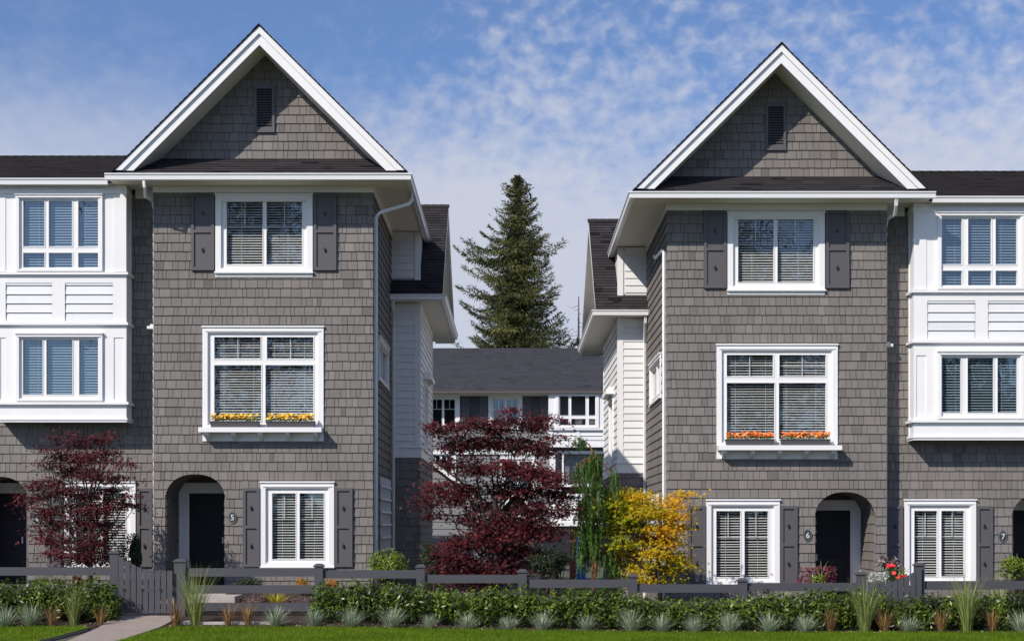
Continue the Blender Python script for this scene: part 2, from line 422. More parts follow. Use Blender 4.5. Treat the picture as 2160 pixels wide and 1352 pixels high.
# ------------------------------------------------------------------ window
CWHITE = white
def window(root, fr, rect, panes, casing=0.09, frame_in=0.045, head=True, sill='flat', blinds=True, grille=None,
           g=None, room=0.9, rseed=0, slat=0.056, ph=(.018, .023), name='window', split=None, lamp=None, simple=False):
    """rect/panes in wall (u,v): (u0,v0,u1,v1)"""
    rng = random.Random(rseed); ph0 = ph
    u0, v0, u1, v1 = rect
    m = MB(fr)
    inner = (u0 + casing, v0 + casing * .55, u1 - casing, v1 - casing * 1.0)
    m.plate(rect, [inner], 0.0, 0.055)
    # stepped back-band
    i2 = (inner[0] + .02, inner[1] + .02, inner[2] - .02, inner[3] - .02)
    m.plate(inner, [i2], -0.02, 0.032)
    if head:
        m.box(u0 - .015, u1 + .015, v1, v1 + .03, 0, 0.085)
        m.box(u0 + casing * .5, u1 - casing * .5, v1 - casing * .78, v1 - casing * .62, .055, .072)
    w = m.build(name, CWHITE, root)
    f = MB(fr); f.plate(i2, panes, -0.075, -0.005)
    # sash beads
    for p in panes:
        o = (p[0] - .018, p[1] - .018, p[2] + .018, p[3] + .018)
        f.plate(o, [p], -0.005, 0.006)
    f.build('window_frame', CWHITE, w)
    if sill == 'flat':
        s_ = MB(fr); s_.box(u0 - .015, u1 + .015, v0 - .035, v0, -0.0, 0.10); s_.box(u0, u1, v0 - .11, v0 - .036, 0, .045); s_.build('sill', CWHITE, w)
    elif sill == 'slim':
        s_ = MB(fr); s_.box(u0 - .01, u1 + .01, v0 - .03, v0, -0.0, 0.08); s_.build('sill', CWHITE, w)
    gl = MB(fr)
    for p in panes: gl.q([(p[0], p[1], -0.045), (p[2], p[1], -0.045), (p[2], p[3], -0.045), (p[0], p[3], -0.045)])
    gl.build('glass_pane', g or glass, w)
    if grille:
        gr = MB(fr)
        for (a, b, c, d) in grille: gr.box(a, c, b, d, -.062, -.05)
        gr.build('muntin_grille', CWHITE, w)
    pu0, pv0, pu1, pv1 = min(p[0] for p in panes), min(p[1] for p in panes), max(p[2] for p in panes), max(p[3] for p in panes)
    if blinds:
        bl = MB(fr)
        cols = split or [(pu0 - .02, pu1 + .02)]
        for (c0, c1) in cols:
            v = pv0 + rng.uniform(0, .03); skew = rng.uniform(-.004, .004); ph = rng.uniform(*ph0)
            while v < pv1 + .02:
                j = rng.uniform(-.003, .003); t = rng.uniform(-.0025, .0025)
                a, b = (c0 + .008, v + j), (c1 - .008, v + j + skew + t)
                bl.q([(a[0], a[1], -.100), (b[0], b[1], -.100), (b[0], b[1] + ph * .55, -.109), (a[0], a[1] + ph * .55, -.109)])
                bl.q([(a[0], a[1] + ph * .55, -.109), (b[0], b[1] + ph * .55, -.109), (b[0], b[1] + ph, -.122), (a[0], a[1] + ph, -.122)])
                v += slat
            for q_ in (.2, .8):
                uu = c0 + (c1 - c0) * q_; bl.box(uu - .003, uu + .003, pv0 - .02, pv1 + .02, -.101, -.104)
        bl.build('blind', slat_m, w)
    r = MB(fr)
    a, b, c, d = pu0 - .12, pv0 - .12, pu1 + .12, pv1 + .12; D0, D1 = -.17, -room
    r.q([(a, b, D1), (c, b, D1), (c, d, D1), (a, d, D1)], .5)
    for (p, q_) in (((a, b), (c, b)), ((c, b), (c, d)), ((c, d), (a, d)), ((a, d), (a, b))):
        r.q([(p[0], p[1], D0 + .1), (q_[0], q_[1], D0 + .1), (q_[0], q_[1], D1), (p[0], p[1], D1)])
    r.build('room', room_m, w)
    if lamp:
        lm = MB(fr); lm.box(lamp[0] - .09, lamp[0] + .09, lamp[1] - .02, lamp[1] + .03, -.30, -.45); lm.build('pendant_lamp', amber_m, w)
    return w

def pxr(l, t, r, b, Y=Y0): return (X(l, Y), Z(b, Y), X(r, Y), Z(t, Y))

def shutter(root, fr, rect, gap=None):
    u0, v0, u1, v1 = rect; m = MB(fr); w = u1 - u0; e = .065; mid = v0 + (v1 - v0) * .505
    hs = [(u0 + e, v0 + e, u1 - e, mid - .03), (u0 + e, mid + .03, u1 - e, v1 - e)]
    m.plate(rect, hs, 0.0, 0.078)
    for h in hs: m.q([(h[0], h[1], .046), (h[2], h[1], .046), (h[2], h[3], .046), (h[0], h[3], .046)])
    s_ = m.build('shutter', charcoal, root)
    for h in hs:
        d = MB(fr); c, k = ((h[0] + h[2]) / 2, (h[1] + h[3]) / 2), .042
        d.prism([(c[0], c[1] - k * 1.4), (c[0] + k * .75, c[1]), (c[0], c[1] + k * 1.4), (c[0] - k * .75, c[1])], .046, .072)
        d.box(c[0] - .012, c[0] + .012, c[1] - .018, c[1] + .018, .072, .088)
        d.build('diamond_boss', black, s_)
    return s_

def gutter(mb, path, z, h=0.125, w=0.11):
    """path of (x,y) along the outer lip; profile drawn to the inside (left normal)"""
    prof = [(0.0, 0.0), (0.0, -.022), (0.022, -.05), (0.03, -h), (w, -h), (w, 0.0)]
    pts = []
    n = len(path)
    for i, p in enumerate(path):
        p = Vector(p)
        def nrm(a, b):
            t = (Vector(b) - Vector(a)).normalized(); return Vector((-t.y, t.x))
        if i == 0: nn = nrm(path[0], path[1]); k = 1
        elif i == n - 1: nn = nrm(path[-2], path[-1]); k = 1
        else:
            n1, n2 = nrm(path[i - 1], path[i]), nrm(path[i], path[i + 1]); nn = (n1 + n2).normalized(); k = 1 / nn.dot(n1)
        pts.append([(p.x + nn.x * k * a, p.y + nn.y * k * a, z + b) for a, b in prof])
    m = len(prof); b = len(mb.v)
    for r in pts: mb.v += r
    for i in range(n - 1):
        for j in range(m - 1):
            mb.f.append((b + i * m + j, b + (i + 1) * m + j, b + (i + 1) * m + j + 1, b + i * m + j + 1)); mb.t.append(.5)
        mb.f.append((b + i * m + 5, b + (i + 1) * m + 5, b + (i + 1) * m, b + i * m)); mb.t.append(.5)
    mb.f.append(tuple(b + j for j in range(m))); mb.t.append(.5)
    mb.f.append(tuple(b + (n - 1) * m + j for j in range(m))[::-1]); mb.t.append(.5)

def spout(mb, pts, w=.035):
    mb.tube(pts, w, n=4)

def numeral(root, ch, px, py, fr, Y):
    """oval slate plaque with a white number; centre from the un-mirrored drawing"""
    u, v = X(px, Y), Z(py, Y)
    m = MB(fr); P = [(u + .09 * math.cos(a), v + .135 * math.sin(a)) for a in [2 * math.pi * i / 24 for i in range(24)]]
    m.prism(P, .022, .045); pl = m.build('number_plaque', plaque_m, root)
    r = MB(fr)
    n = 28
    for i in range(n):
        a, b = 2 * math.pi * i / n, 2 * math.pi * (i + 1) / n
        c = [(u + k * .09 * math.cos(t) , v + k * .135 * math.sin(t)) for k, t in ((.94, a), (.94, b), (.88, b), (.88, a))]
        r.q([(p[0], p[1], .048) for p in c])
    r.build('plaque_rim', steel_m, pl)
    cu = bpy.data.curves.new('numeral', 'FONT'); cu.body = ch; cu.size = .17; cu.extrude = .003; cu.align_x = 'CENTER'; cu.offset = .003
    ob = bpy.data.objects.new('numeral_source', cu); COL.objects.link(ob); bpy.context.view_layer.update()
    me = bpy.data.meshes.new_from_object(ob.evaluated_get(bpy.context.evaluated_depsgraph_get()))
    bpy.data.objects.remove(ob)
    c = Vector(T((u, Y - .052, v))); o = bpy.data.objects.new('numeral', me); COL.objects.link(o)
    xs = [q_.co.y for q_ in me.vertices]; cy = (min(xs) + max(xs)) / 2
    me.transform(Matrix.Translation(c - ORG[root.name]) @ Matrix.Rotation(math.radians(90), 4, 'X') @ Matrix.Translation((0, -cy, 0)))
    me.materials.clear(); me.materials.append(concrete_n); o.parent = pl; ORG[o.name] = ORG[root.name]

COURSE = 0.1965
def entry(root, arch, Yp, dl, dr, dtop, Yd, zf):
    """recessed entry behind an arch; dl,dr,dtop: door casing outer, world X / Z"""
    a0, a1 = arch[0], arch[1]; m = MB(FR(Yp)); D = Yp - Yd
    ztop = arch[4] + .12
    m.box(a0 - .1, a0 - .004, zf, ztop, -.11, D); m.box(a1 + .004, a1 + .1, zf, ztop, -.11, D)
    for (xx, sg) in ((a0, 1), (a1, -1)):
        j = MB((Vector((xx, 0, 0)), Vector((0, 1, 0)), Vector((0, 0, 1)), Vector((sg, 0, 0)))); clad(j, (Yp + .002, zf, Yd, arch[3] + .02), COURSE, (.15, .32), .028, .008, random.Random(int(xx * 50)), jit=.003)
        j.build('jamb_shingles', shingle, root)
    # arch soffit, strip by strip
    n = 44; st = (a1 - a0) / n
    pts = [(a0 + i * st, arch_top(arch, a0 + i * st)) for i in range(n + 1)]
    for p, q_ in zip(pts[:-1], pts[1:]):
        m.q([(p[0], p[1], .012), (q_[0], q_[1], .012), (q_[0], q_[1], D), (p[0], p[1], D)])
    m.box(a0 - .1, a1 + .1, zf, ztop + .3, D - .12, D)
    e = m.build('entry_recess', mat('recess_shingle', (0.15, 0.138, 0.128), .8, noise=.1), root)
    k = MB(FR(Yd)); cw = .19
    k.box(dl, dl + cw, zf, dtop, 0, .05); k.box(dr - cw, dr, zf, dtop, 0, .05); k.box(dl, dr, dtop, dtop + .2, 0, .055)
    k.box(dl - .02, dr + .02, dtop + .2, dtop + .23, 0, .09)
    k.box(dl + cw, dl + cw + .04, zf, dtop, 0, .03); k.box(dr - cw - .04, dr - cw, zf, dtop, 0, .03)
    k.build('door_casing', white, e)
    d = MB(FR(Yd)); x0, x1 = dl + cw + .04, dr - cw - .04
    hs = [(x0 + .12, zf + .25, x1 - .12, zf + .85), (x0 + .12, zf + 1.0, x1 - .12, dtop - .15)]
    d.plate((x0, zf + .02, x1, dtop), hs, .0, .03)
    for h in hs: d.plate(h, [], .0, .012)
    dd = d.build('front_door', door_m, root)
    hh = MB(FR(Yd)); hh.box(x1 - .09, x1 - .06, zf + .95, zf + 1.1, .03, .09); hh.build('door_handle', steel_m, dd)
    t = MB(); t.box(a0 - .02, a1 + .02, zf - .12, zf, -Yd + .0, -Yp + .25); t.build('doorstep', concrete, root)

# ------------------------------------------------------------------ gabled townhouse
def gabled(numch, label, seed):
    rng = random.Random(seed)
    base = (X(555), 38.5, 0.3)
    R = empty('gabled_townhouse', base, label, 'house')
    xl, xr_ = X(325), X(785)
    zb, zt = 0.05, 9.32
    arch = (X(349), X(475), 0.0, Z(1052), Z(1000))
    zf = 0.67
    # holes
    w_top = pxr(455, 412, 660, 574); w_mid = pxr(428, 691, 683, 903); w_low = pxr(550, 1018, 705, 1194)
    sh = lambda r, k=.03: (r[0] + k, r[1] + k, r[2] - k, r[3] - k)
    holes = [sh(w_top), sh(w_mid), sh(w_low)]
    m = MB(FR(Y0)); clad(m, (xl, zb, xr_ + .02, Z(407)), COURSE, (0.10, 0.27), .031, .008, rng, holes, (), arch, jit=.003)
    wall = m.build('shingle_wall', shingle, R)
    b = MB(FR(Y0)); sheet(b, (xl + .02, zb, xr_, zt), holes, arch, -.12, 0.001); b.build('wall_core', backing, wall)
    # side wall facing the gap
    m = MB(FS(xr_)); swin = (37.35, 5.28, 40.3, 6.24)
    hs = [sh(swin)]
    clad(m, (Y0 - .018, zb, 41.5, 9.2), COURSE, (0.12, 0.30), .031, .008, rng, hs, (), None, jit=.003)
    m.build('shingle_wall', shingle, R)
    b = MB(FS(xr_)); sheet(b, (Y0 + .02, zb, 44.0, zt), hs, None, -.12, 0.001)
    b.box(Y0, 44.0, zb, zt, -(xr_ - xl) - .0, -(xr_ - xl) + .12)
    b.box(43.9, 44.0, zb, zt, -(xr_ - xl), 0); b.build('wall_core', backing, wall)
    # hidden party side, visible return to the recessed wall
    m = MB((Vector((xl, 0, 0)), Vector((0, 1, 0)), Vector((0, 0, 1)), Vector((-1, 0, 0))))
    clad(m, (Y0 - .018, zb, 36.42, 9.25), COURSE, (0.12, 0.3), .02, .007, rng, jit=.003); m.build('shingle_wall', shingle, R)
    # frieze
    m = MB(FR(Y0)); m.box(xl - .02, xr_ + .045, Z(407), 9.315, 0, .04)
    m2 = FS(xr_); m.fr = m2; m.box(Y0 + .001, 41.5, Z(407), 9.314, 0, .042); m.build('frieze_board', white, R)
    # windows
    fr = FR(Y0)
    pn = [pxr(478, 418, 554, 558), pxr(562, 418, 637, 558)]
    gr = []
    for p in pn:
        c = (p[0] + p[2]) / 2; h = p[3] - .43 * (p[3] - p[1]); gr += [(c - .007, h, c + .007, p[3]), (p[0], h, p[2], h + .012)]
    window(R, fr, w_top, pn, casing=.12, sill='flat', grille=gr, rseed=seed + 1, head=True)
    pn = [pxr(452, 711, 550, 756), pxr(563, 711, 661, 756), pxr(452, 770, 551, 888), pxr(560, 770, 661, 888)]
    gr = []
    for p in pn[:2]:
        c = (p[0] + p[2]) / 2; h = (p[1] + p[3]) / 2; gr += [(c - .008, p[1], c + .008, p[3]), (p[0], h - .006, p[2], h + .006)]
    mid = window(R, fr, w_mid, pn, casing=.11, sill=None, grille=gr, ph=(.0155, .0195), rseed=seed + 2, split=[(pn[0][0] - .02, X(555)), (X(556), pn[1][2] + .02)], lamp=(X(497), Z(722)) if MIR else None)
    # flower ledge
    l = MB(fr); l.box(X(424.5), X(682), Z(913), Z(903), 0, .36); l.box(X(428), X(683), Z(930.5), Z(913.2), 0, .05)
    led = l.build('flower_ledge', white, mid)
    for c in (441, 497, 553, 610, 668):
        bk = MB(fr); u = X(c); bk.hull([bk.P(u - .045, Z(913.4), .05), bk.P(u - .045, Z(913.4), .33), bk.P(u - .045, Z(919), .29), bk.P(u - .045, Z(930), .052)],
                          [bk.P(u + .045, Z(913.4), .05), bk.P(u + .045, Z(913.4), .33), bk.P(u + .045, Z(919), .29), bk.P(u + .045, Z(930), .052)])
        bk.build('ledge_bracket', white, mid)
    pn = [pxr(574, 1040, 623.5, 1179), pxr(632, 1040, 683, 1179)]
    gr = []
    for p in pn:
        c = (p[0] + p[2]) / 2; h = p[3] - .40 * (p[3] - p[1]); gr += [(c - .007, h, c + .007, p[3]), (p[0], h, p[2], h + .012)]
    window(R, fr, w_low, pn, casing=.11, sill='slim', grille=gr, ph=(.014, .018), rseed=seed + 3)
    for r in ((404, 409, 453, 571), (662, 409, 710, 571), (513, 1029, 549, 1195), (706, 1029, 744, 1195)): shutter(R, fr, tuple(np.add(pxr(*r), 0)), None)
    # side window and trellis
    fs = FS(xr_); p = (swin[0] + .16, swin[1] + .14, swin[2] - .16, swin[3] - .16)
    window(R, fs, swin, [(p[0], p[1], 38.7, p[3]), (38.8, p[1], p[2], p[3])], casing=.1, sill='slim', blinds=False, rseed=seed + 4)
    t = MB(fs)
    for i in range(9): t.box(37.6 + i * .36, 37.64 + i * .36, 1.0, 3.12, .05, .075)
    for i in range(7): t.box(37.5, 40.6, 1.15 + i * .29, 1.19 + i * .29, .076, .10)
    t.build('trellis', white, R)
    # entry
    Yd = 37.4
    entry(R, arch, Y0, X(378, Yd), X(500, Yd) , Z(1040, Yd), Yd, zf)
    numeral(R, numch, 491, 1091, fr, Y0)
    # ---- gable
    Yr = 35.15; ax, az = X(547, Yr), Z(57, Yr); hz = Z(360, Yr); hl, hr = X(243, Yr), X(853, Yr)
    sL, sR = (az - hz) / (ax - hl), (az - hz) / (hr - ax); off = .38
    zg = 9.90
    m = MB(FR(Y0))
    # half planes below both soffits
    hp = [(-sL, 1, az - off - sL * ax), (sR, 1, az - off + sR * ax)]
    vent = pxr(537, 182, 580, 281)
    clad(m, (hl, zg, hr, az), .19, (.12, .27), .031, .008, rng, [sh(vent)], hp, jit=.003)
    gw = m.build('gable_wall', shingle, R)
    b = MB(FR(Y0)); b.prism([(hl + .3, 9.45), (hr - .3, 9.45), (ax, az - off + .02)], -.1, .001); b.build('gable_core', backing, gw)
    # vent
    v = MB(FR(Y0)); inn = (vent[0] + .055, vent[1] + .11, vent[2] - .055, vent[3] - .075)
    v.plate(vent, [inn], 0, .07); vv = v.build('gable_vent', charcoal, R)
    v = MB(FR(Y0)); n = 15
    for i in range(n):
        z0 = inn[1] + (inn[3] - inn[1]) * i / n; dz = (inn[3] - inn[1]) / n
        v.q([(inn[0], z0, .055), (inn[2], z0, .055), (inn[2], z0 + dz * .9, .005), (inn[0], z0 + dz * .9, .005)])
        v.q([(inn[0], z0 - .006, .052), (inn[2], z0 - .006, .052), (inn[2], z0, .055), (inn[0], z0, .055)])
    v.build('louvre', charcoal, vv)
    v = MB(FR(Y0)); v.q([(inn[0], inn[1], .003), (inn[2], inn[1], .003), (inn[2], inn[3], .003), (inn[0], inn[3], .003)]); v.build('vent_shadow_box', black, vv)
    # rake boards
    def rake(t0, t1, ya, yb):
        k = MB()
        for s_, hx, sgn in ((sL, hl, 1), (sR, hr, -1)):
            P = [(hx + sgn * t0 / s_, hz), (ax, az - t0), (ax, az - t1), (hx + sgn * t1 / s_, hz)]
            k.hull([(p[0], ya, p[1]) for p in P], [(p[0], yb, p[1]) for p in P])
        return k
    rake(.0, .15, Yr - .045, Yr + .001).build('rake_moulding', white, R)
    rake(.11, .38, Yr + .002, Yr + .036).build('barge_board', white, R)
    k = MB()   # sloped soffit of the gable
    for s_, hx, sgn in ((sL, hl, 1), (sR, hr, -1)):
        P = [(hx + sgn * .33 / s_, hz), (ax, az - .33), (ax, az - .372), (hx + sgn * .372 / s_, hz)]
        k.hull([(p[0], Yr + .041, p[1]) for p in P], [(p[0], Y0 + .02, p[1]) for p in P])
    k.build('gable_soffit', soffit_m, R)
    # inner soffit trim
    k = MB()
    for s_, hx, sgn in ((sL, hl, 1), (sR, hr, -1)):
        P = [(hx + sgn * .374 / s_, hz + .35), (ax, az - .374), (ax, az - .44), (hx + sgn * .44 / s_, hz + .35)]
        k.hull([(p[0], Y0 - .05, p[1]) for p in P], [(p[0], Y0 - .026, p[1]) for p in P])
    # roof planes, shingled
    Yb = 45.5
    core = MB()
    for s_, hx, sgn in ((sL, hl, 1), (sR, hr, -1)):
        P = [(hx - sgn * .05, hz - .05 * s_ + .004), (ax, az + .004), (ax, az + .018), (hx - sgn * .05, hz - .032 * s_)]
        core.hull([(p[0], Yr - .06, p[1]) for p in P], [(p[0], Yb, p[1]) for p in P])
    rf = core.build('roof', roof_m, R)
    for s_, hx, sgn in ((sL, hl, 1), (sR, hr, -1)):
        A = Vector((hx - sgn * .06, Yr - .075, hz - .042)); B = Vector((ax, Yr - .075, az + .018)); V = (B - A); Ln = V.length; V.normalize()
        N = Vector((-sgn * V.z, 0, abs(V.x))).normalized()
        k = MB((A + N * .004, Vector((0, 1, 0)), V, N)); clad(k, (0, 0, Yb - Yr, Ln), .143, (.25, .45), .018, .005, rng, jit=.012, gap=.003)
        k.build('roof_shingles', roof_m, rf)
    k = MB()
    y = Yr - .085
    while y < Yb:
        for s_, sgn in ((sL, -1), (sR, 1)):
            k.hull([(ax, y, az + 0.050), (ax + sgn * .13, y, az + 0.050 - .13 * s_), (ax + sgn * .13, y, az + 0.037 - .13 * s_), (ax, y, az + 0.035)],
                   [(ax, y + .25, az + 0.042), (ax + sgn * .13, y + .25, az + 0.042 - .13 * s_), (ax + sgn * .13, y + .25, az + 0.027 - .13 * s_), (ax, y + .25, az + 0.025)])
        y += .22
    k.build('ridge_cap', roof_m, rf)
    # pent roof over the windows
    yg, zgut = 35.1, 9.41
    gl_, gr_ = X(220, 35.1), X(869, 35.1)
    A = Vector((0, yg + .03, zgut + .0)); B = Vector((0, Y0, zg + .01)); V = (B - A); Ln = V.length; V.normalize(); N = Vector((0, -V.z, V.y))
    hpp = [(-Ln, .62, -Ln * (gl_ + .18)), (Ln, .62, Ln * (gr_ - .16))]
    k = MB((A, Vector((1, 0, 0)), V, N)); clad(k, (gl_, 0, gr_, Ln), .125, (.25, .5), .022, .005, rng, (), hpp, jit=.004, gap=.003)
    pr = k.build('pent_roof', roof_m, R)
    k = MB(); k.hull([(gl_ + .1, yg + .03, zgut - .02), (gr_ - .08, yg + .03, zgut - .02), (gr_ - .7, Y0, zg), (gl_ + .7, Y0, zg)],
                     [(gl_ + .1, yg + .03, zgut - .05), (gr_ - .08, yg + .03, zgut - .05), (gr_ - .7, Y0, zg - .05), (gl_ + .7, Y0, zg - .05)])
    k.build('roof_deck', backing, pr)
    # eave: gutter, fascia, soffit
    g_ = MB(); gutter(g_, [(gl_, yg), (gr_, yg), (gr_, 43.0)], zgut, h=.13); g_.build('gutter', metal_w, R)
    k = MB(); k.box(gl_ + .03, gr_ - .112, 9.275, 9.40, -yg - .135, -yg - .112)
    k.box(gr_ - .135, gr_ - .112, 9.275, 9.40, -43.0, -yg - .136); k.build('fascia', white, R)
    k = MB(); k.box(gl_ + .03, gr_ - .136, 9.318, 9.33, -36.42 + .0, -yg - .137); k.box(xr_ + .0, gr_ - .137, 9.3175, 9.329, -43.0, -36.421)
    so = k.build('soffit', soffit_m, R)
    k = MB()   # vent perforations along the front soffit
    u = gl_ + .2
    while u < gr_ - .2:
        k.box(u, u + .014, 9.3165, 9.3175, -yg - .50, -yg - .47); k.box(u + .02, u + .034, 9.3165, 9.3175, -yg - .42, -yg - .39); u += .045
    k.build('soffit_vent', backing, so)
    # ---- rear wing
    Yw, Xw = 41.5, X(885, 41.5); ze = 7.68; Yk = 47.9
    zb1, zb2 = Z(965, Yw), Z(945, Yw)
    m = MB(FR(Yw)); clad(m, (xr_ + .0, zb2, Xw - .12, ze - .15), .178, (20, 30), .028, .004, rng)
    clad(m, (xr_ + .0, 8.0, Xw - .16, 9.3), .178, (20, 30), .028, .004, rng)
    m.fr = FS(Xw); swy = (43.1, 3.95, 44.9, 5.75)
    clad(m, (Yw + .12, zb2, Yk, ze - .15), .178, (20, 30), .028, .004, rng, [sh(swy)]); clad(m, (Yw + .12, ze - .15, Yk - .1, 10.4), .178, (20, 30), .028, .004, rng, (), [(-.75, 1, 7.68 - .75 * 40.93 - .15), (.56, 1, 10.55 + .56 * 44.7 - .15)])
    wg = m.build('lap_siding_wall', board, R)
    b = MB(FR(Yw)); sheet(b, (xr_ - .1, zb, Xw, ze), [], None, -.1, 0.0); sheet(b, (xr_ - .1, ze + .001, Xw, 9.3), [], None, -3, 0.0)
    b.fr = FS(Xw); sheet(b, (Yw, zb, Yk, ze), [sh(swy)], None, -.1, -.001)
    b.prism([(Yw - .0, ze), (Yk, ze), (44.7, 10.3)], -.1, -.001); b.box(Yk - .1, Yk, zb, ze, -2, 0); b.build('wall_core', board, wg)
    m = MB(FR(Yw)); m.box(Xw - .12, Xw + .028, zb2, 9.3, 0, .03); m.box(xr_, Xw - .121, ze - .32, ze - .15, 0, .028)
    m.box(xr_, Xw - .17, 9.14, 9.3, 0, .028)
    m.fr = FS(Xw); m.box(Yw + .0, Yw + .12, zb2, ze, 0, .03); m.box(Yw + .121, Yk, ze - .32, ze - .15, 0, .028); m.box(Yk - .1, Yk, zb2, ze - .33, 0, .03)
    m.build('corner_board', white, R)
    m = MB(FR(Yw)); m.box(xr_, Xw + .04, zb1, zb2, 0, .045); m.box(xr_, Xw + .07, zb2, zb2 + .03, 0, .075)
    m.fr = FS(Xw); m.box(Yw + .001, Yk, zb1, zb2, 0, .045); m.box(Yw, Yk, zb2, zb2 + .03, 0, .075); m.build('belt_board', white, R)
    m = MB(FR(Yw)); clad(m, (xr_, zb, Xw, zb1), COURSE, (.12, .3), .031, .008, rng, jit=.003)
    m.fr = FS(Xw); clad(m, (Yw, zb, Yk, zb1), COURSE, (.12, .3), .031, .008, rng, jit=.003); m.build('shingle_base', shingle, R)
    window(R, FS(Xw), swy, [(swy[0] + .22, swy[1] + .2, swy[2] - .22, swy[3] - .22)], casing=.13, sill='slim', blinds=False, rseed=seed + 8)
    m = MB(FS(Xw)); m.box(swy[0] - .1, swy[2] + .1, swy[3] + .04, swy[3] + .16, 0, .22); m.box(swy[0] - .05, swy[2] + .05, swy[3] + .16, swy[3] + .22, 0, .16)
    m.build('window_hood', white, R)
    # wing roof
    Yg2, Xg2 = 40.9, X(942, 40.9); Yrd, zrd = 44.7, Z(435, 44.7); Xrd = X(946, 44.7)
    for (ya, za, yb, zb_) in ((Yg2 + .03, ze, Yrd, zrd), (50.0, ze - .1, Yrd, zrd)):
        A = Vector((0, ya, za)); B = Vector((0, yb, zb_)); V = (B - A); Ln = V.length; V.normalize()
        N = Vector((0, -V.z * (1 if yb > ya else -1), abs(V.y))); N.normalize()
        k = MB((A, Vector((1, 0, 0)), V, N)); clad(k, (xr_ + .03, 0, Xrd, Ln), .143, (.25, .5), .026, .006, rng, jit=.004, gap=.003)
        k.build('wing_roof', roof_m, R)
        k = MB(); k.hull([(xr_ + .03, ya, za - .004), (Xrd - .01, ya, za - .004), (Xrd - .01, yb, zb_ - .004), (xr_ + .03, yb, zb_ - .004)],
                         [(xr_ + .03, ya, za - .06), (Xrd - .01, ya, za - .06), (Xrd - .01, yb, zb_ - .06), (xr_ + .03, yb, zb_ - .06)]); k.build('roof_deck', backing, R)
        k = MB(); e = .04
        k.hull([(Xrd - e, ya, za - .03), (Xrd + .0, ya, za - .03), (Xrd + .0, yb, zb_ - .03), (Xrd - e, yb, zb_ - .03)],
               [(Xrd - e, ya, za - .10), (Xrd + .0, ya, za - .10), (Xrd + .0, yb, zb_ - .26), (Xrd - e, yb, zb_ - .26)]); k.build('rake_board', white, R)
        k = MB(); k.hull([(Xw, ya, za - .1), (Xrd - e, ya, za - .1), (Xrd - e, yb, zb_ - .1), (Xw, yb, zb_ - .1)],
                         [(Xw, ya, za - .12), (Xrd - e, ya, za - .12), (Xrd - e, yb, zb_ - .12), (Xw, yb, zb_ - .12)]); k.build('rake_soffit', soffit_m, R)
    k = MB()
    x_ = xr_ + .05
    while x_ < Xrd - .2:
        k.hull([(x_, Yrd, zrd + .05), (x_ + .24, Yrd, zrd + .042), (x_ + .24, Yrd - .12, zrd - .05), (x_, Yrd - .12, zrd - .042)],
               [(x_, Yrd + .001, zrd + .02), (x_ + .24, Yrd + .001, zrd + .02), (x_ + .24, Yrd - .1, zrd - .07), (x_, Yrd - .1, zrd - .07)]); x_ += .21
    k.build('ridge_cap', roof_m, R)
    g_ = MB(); gutter(g_, [(xr_ - .03, Yg2), (Xg2, Yg2), (Xg2, 49.8)], ze, h=.13); g_.build('gutter', metal_w, R)
    k = MB(); k.box(xr_, Xg2 - .112, ze - .15, ze - .01, -Yg2 - .135, -Yg2 - .112); k.box(Xg2 - .135, Xg2 - .112, ze - .15, ze - .01, -49.8, -Yg2 - .136)
    k.box(xr_ + .3, Xg2 - .14, ze - .15, ze - .01, -49.8, -49.77); k.build('fascia', white, R)
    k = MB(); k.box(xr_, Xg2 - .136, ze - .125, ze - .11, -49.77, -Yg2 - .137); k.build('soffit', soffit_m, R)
    # skirt roof along the side eave
    k = MB(); k.hull([(Xg2 - .03, Yg2 + .05, ze - .012), (Xg2 - .03, 49.8, ze - .012), (Xw, 49.8, ze + .3), (Xw, Yg2 + .3, ze + .3)],
                     [(Xg2 - .03, Yg2 + .05, ze - .04), (Xg2 - .03, 49.8, ze - .04), (Xw, 49.8, ze + .26), (Xw, Yg2 + .3, ze + .26)]); k.build('skirt_roof', roof_m, R)
    # downspouts
    d = MB(); u = xl - .03
    spout(d, [(X(306, 35.25), 35.17, 9.26), (X(306, 35.25), 35.19, 9.14), (X(309, 35.5), 35.4, 8.98), (u, 36.0, Z(425)), (u + .012, 36.06, Z(440)), (u + .012, 36.06, .4)], [.04, .04, .04, .036, .018, .018]); d.build('downspout', metal_w, R)
    d = MB(); u = xr_ + .07
    if MIR: spout(d, [(u + .0, 38.6, 8.62), (u, 38.2, 8.50), (u, 36.5, 8.40), (u, 36.1, 8.30), (u, 36.1, .4)], .045)
    else: spout(d, [(gr_ - .07, 36.4, 9.27), (gr_ - .07, 36.38, 9.1), (gr_ - .14, 36.36, 9.0), (u + .08, 36.12, Z(449, 36.1)), (u, 36.1, Z(460, 36.1)), (u, 36.1, .4)], .045)
    d.build('downspout', metal_w, R)
    d = MB(); u = xr_ + .07
    spout(d, [(u + .02, Yg2 + .1, ze - .14), (u + .02, Yg2 + .12, ze - .3), (u, Yw - .08, ze - .75), (u, Yw - .08, .4)], .04); d.build('downspout', metal_w, R)
    # wall lamp on the return
    k = MB((Vector((xl, 0, 0)), Vector((0, 1, 0)), Vector((0, 0, 1)), Vector((-1, 0, 0)))); k.box(36.12, 36.3, Z(692), Z(686), .02, .18); k.box(36.15, 36.27, Z(686), Z(682), .02, .12); k.build('vent_hood', metal_w, R)
    return R

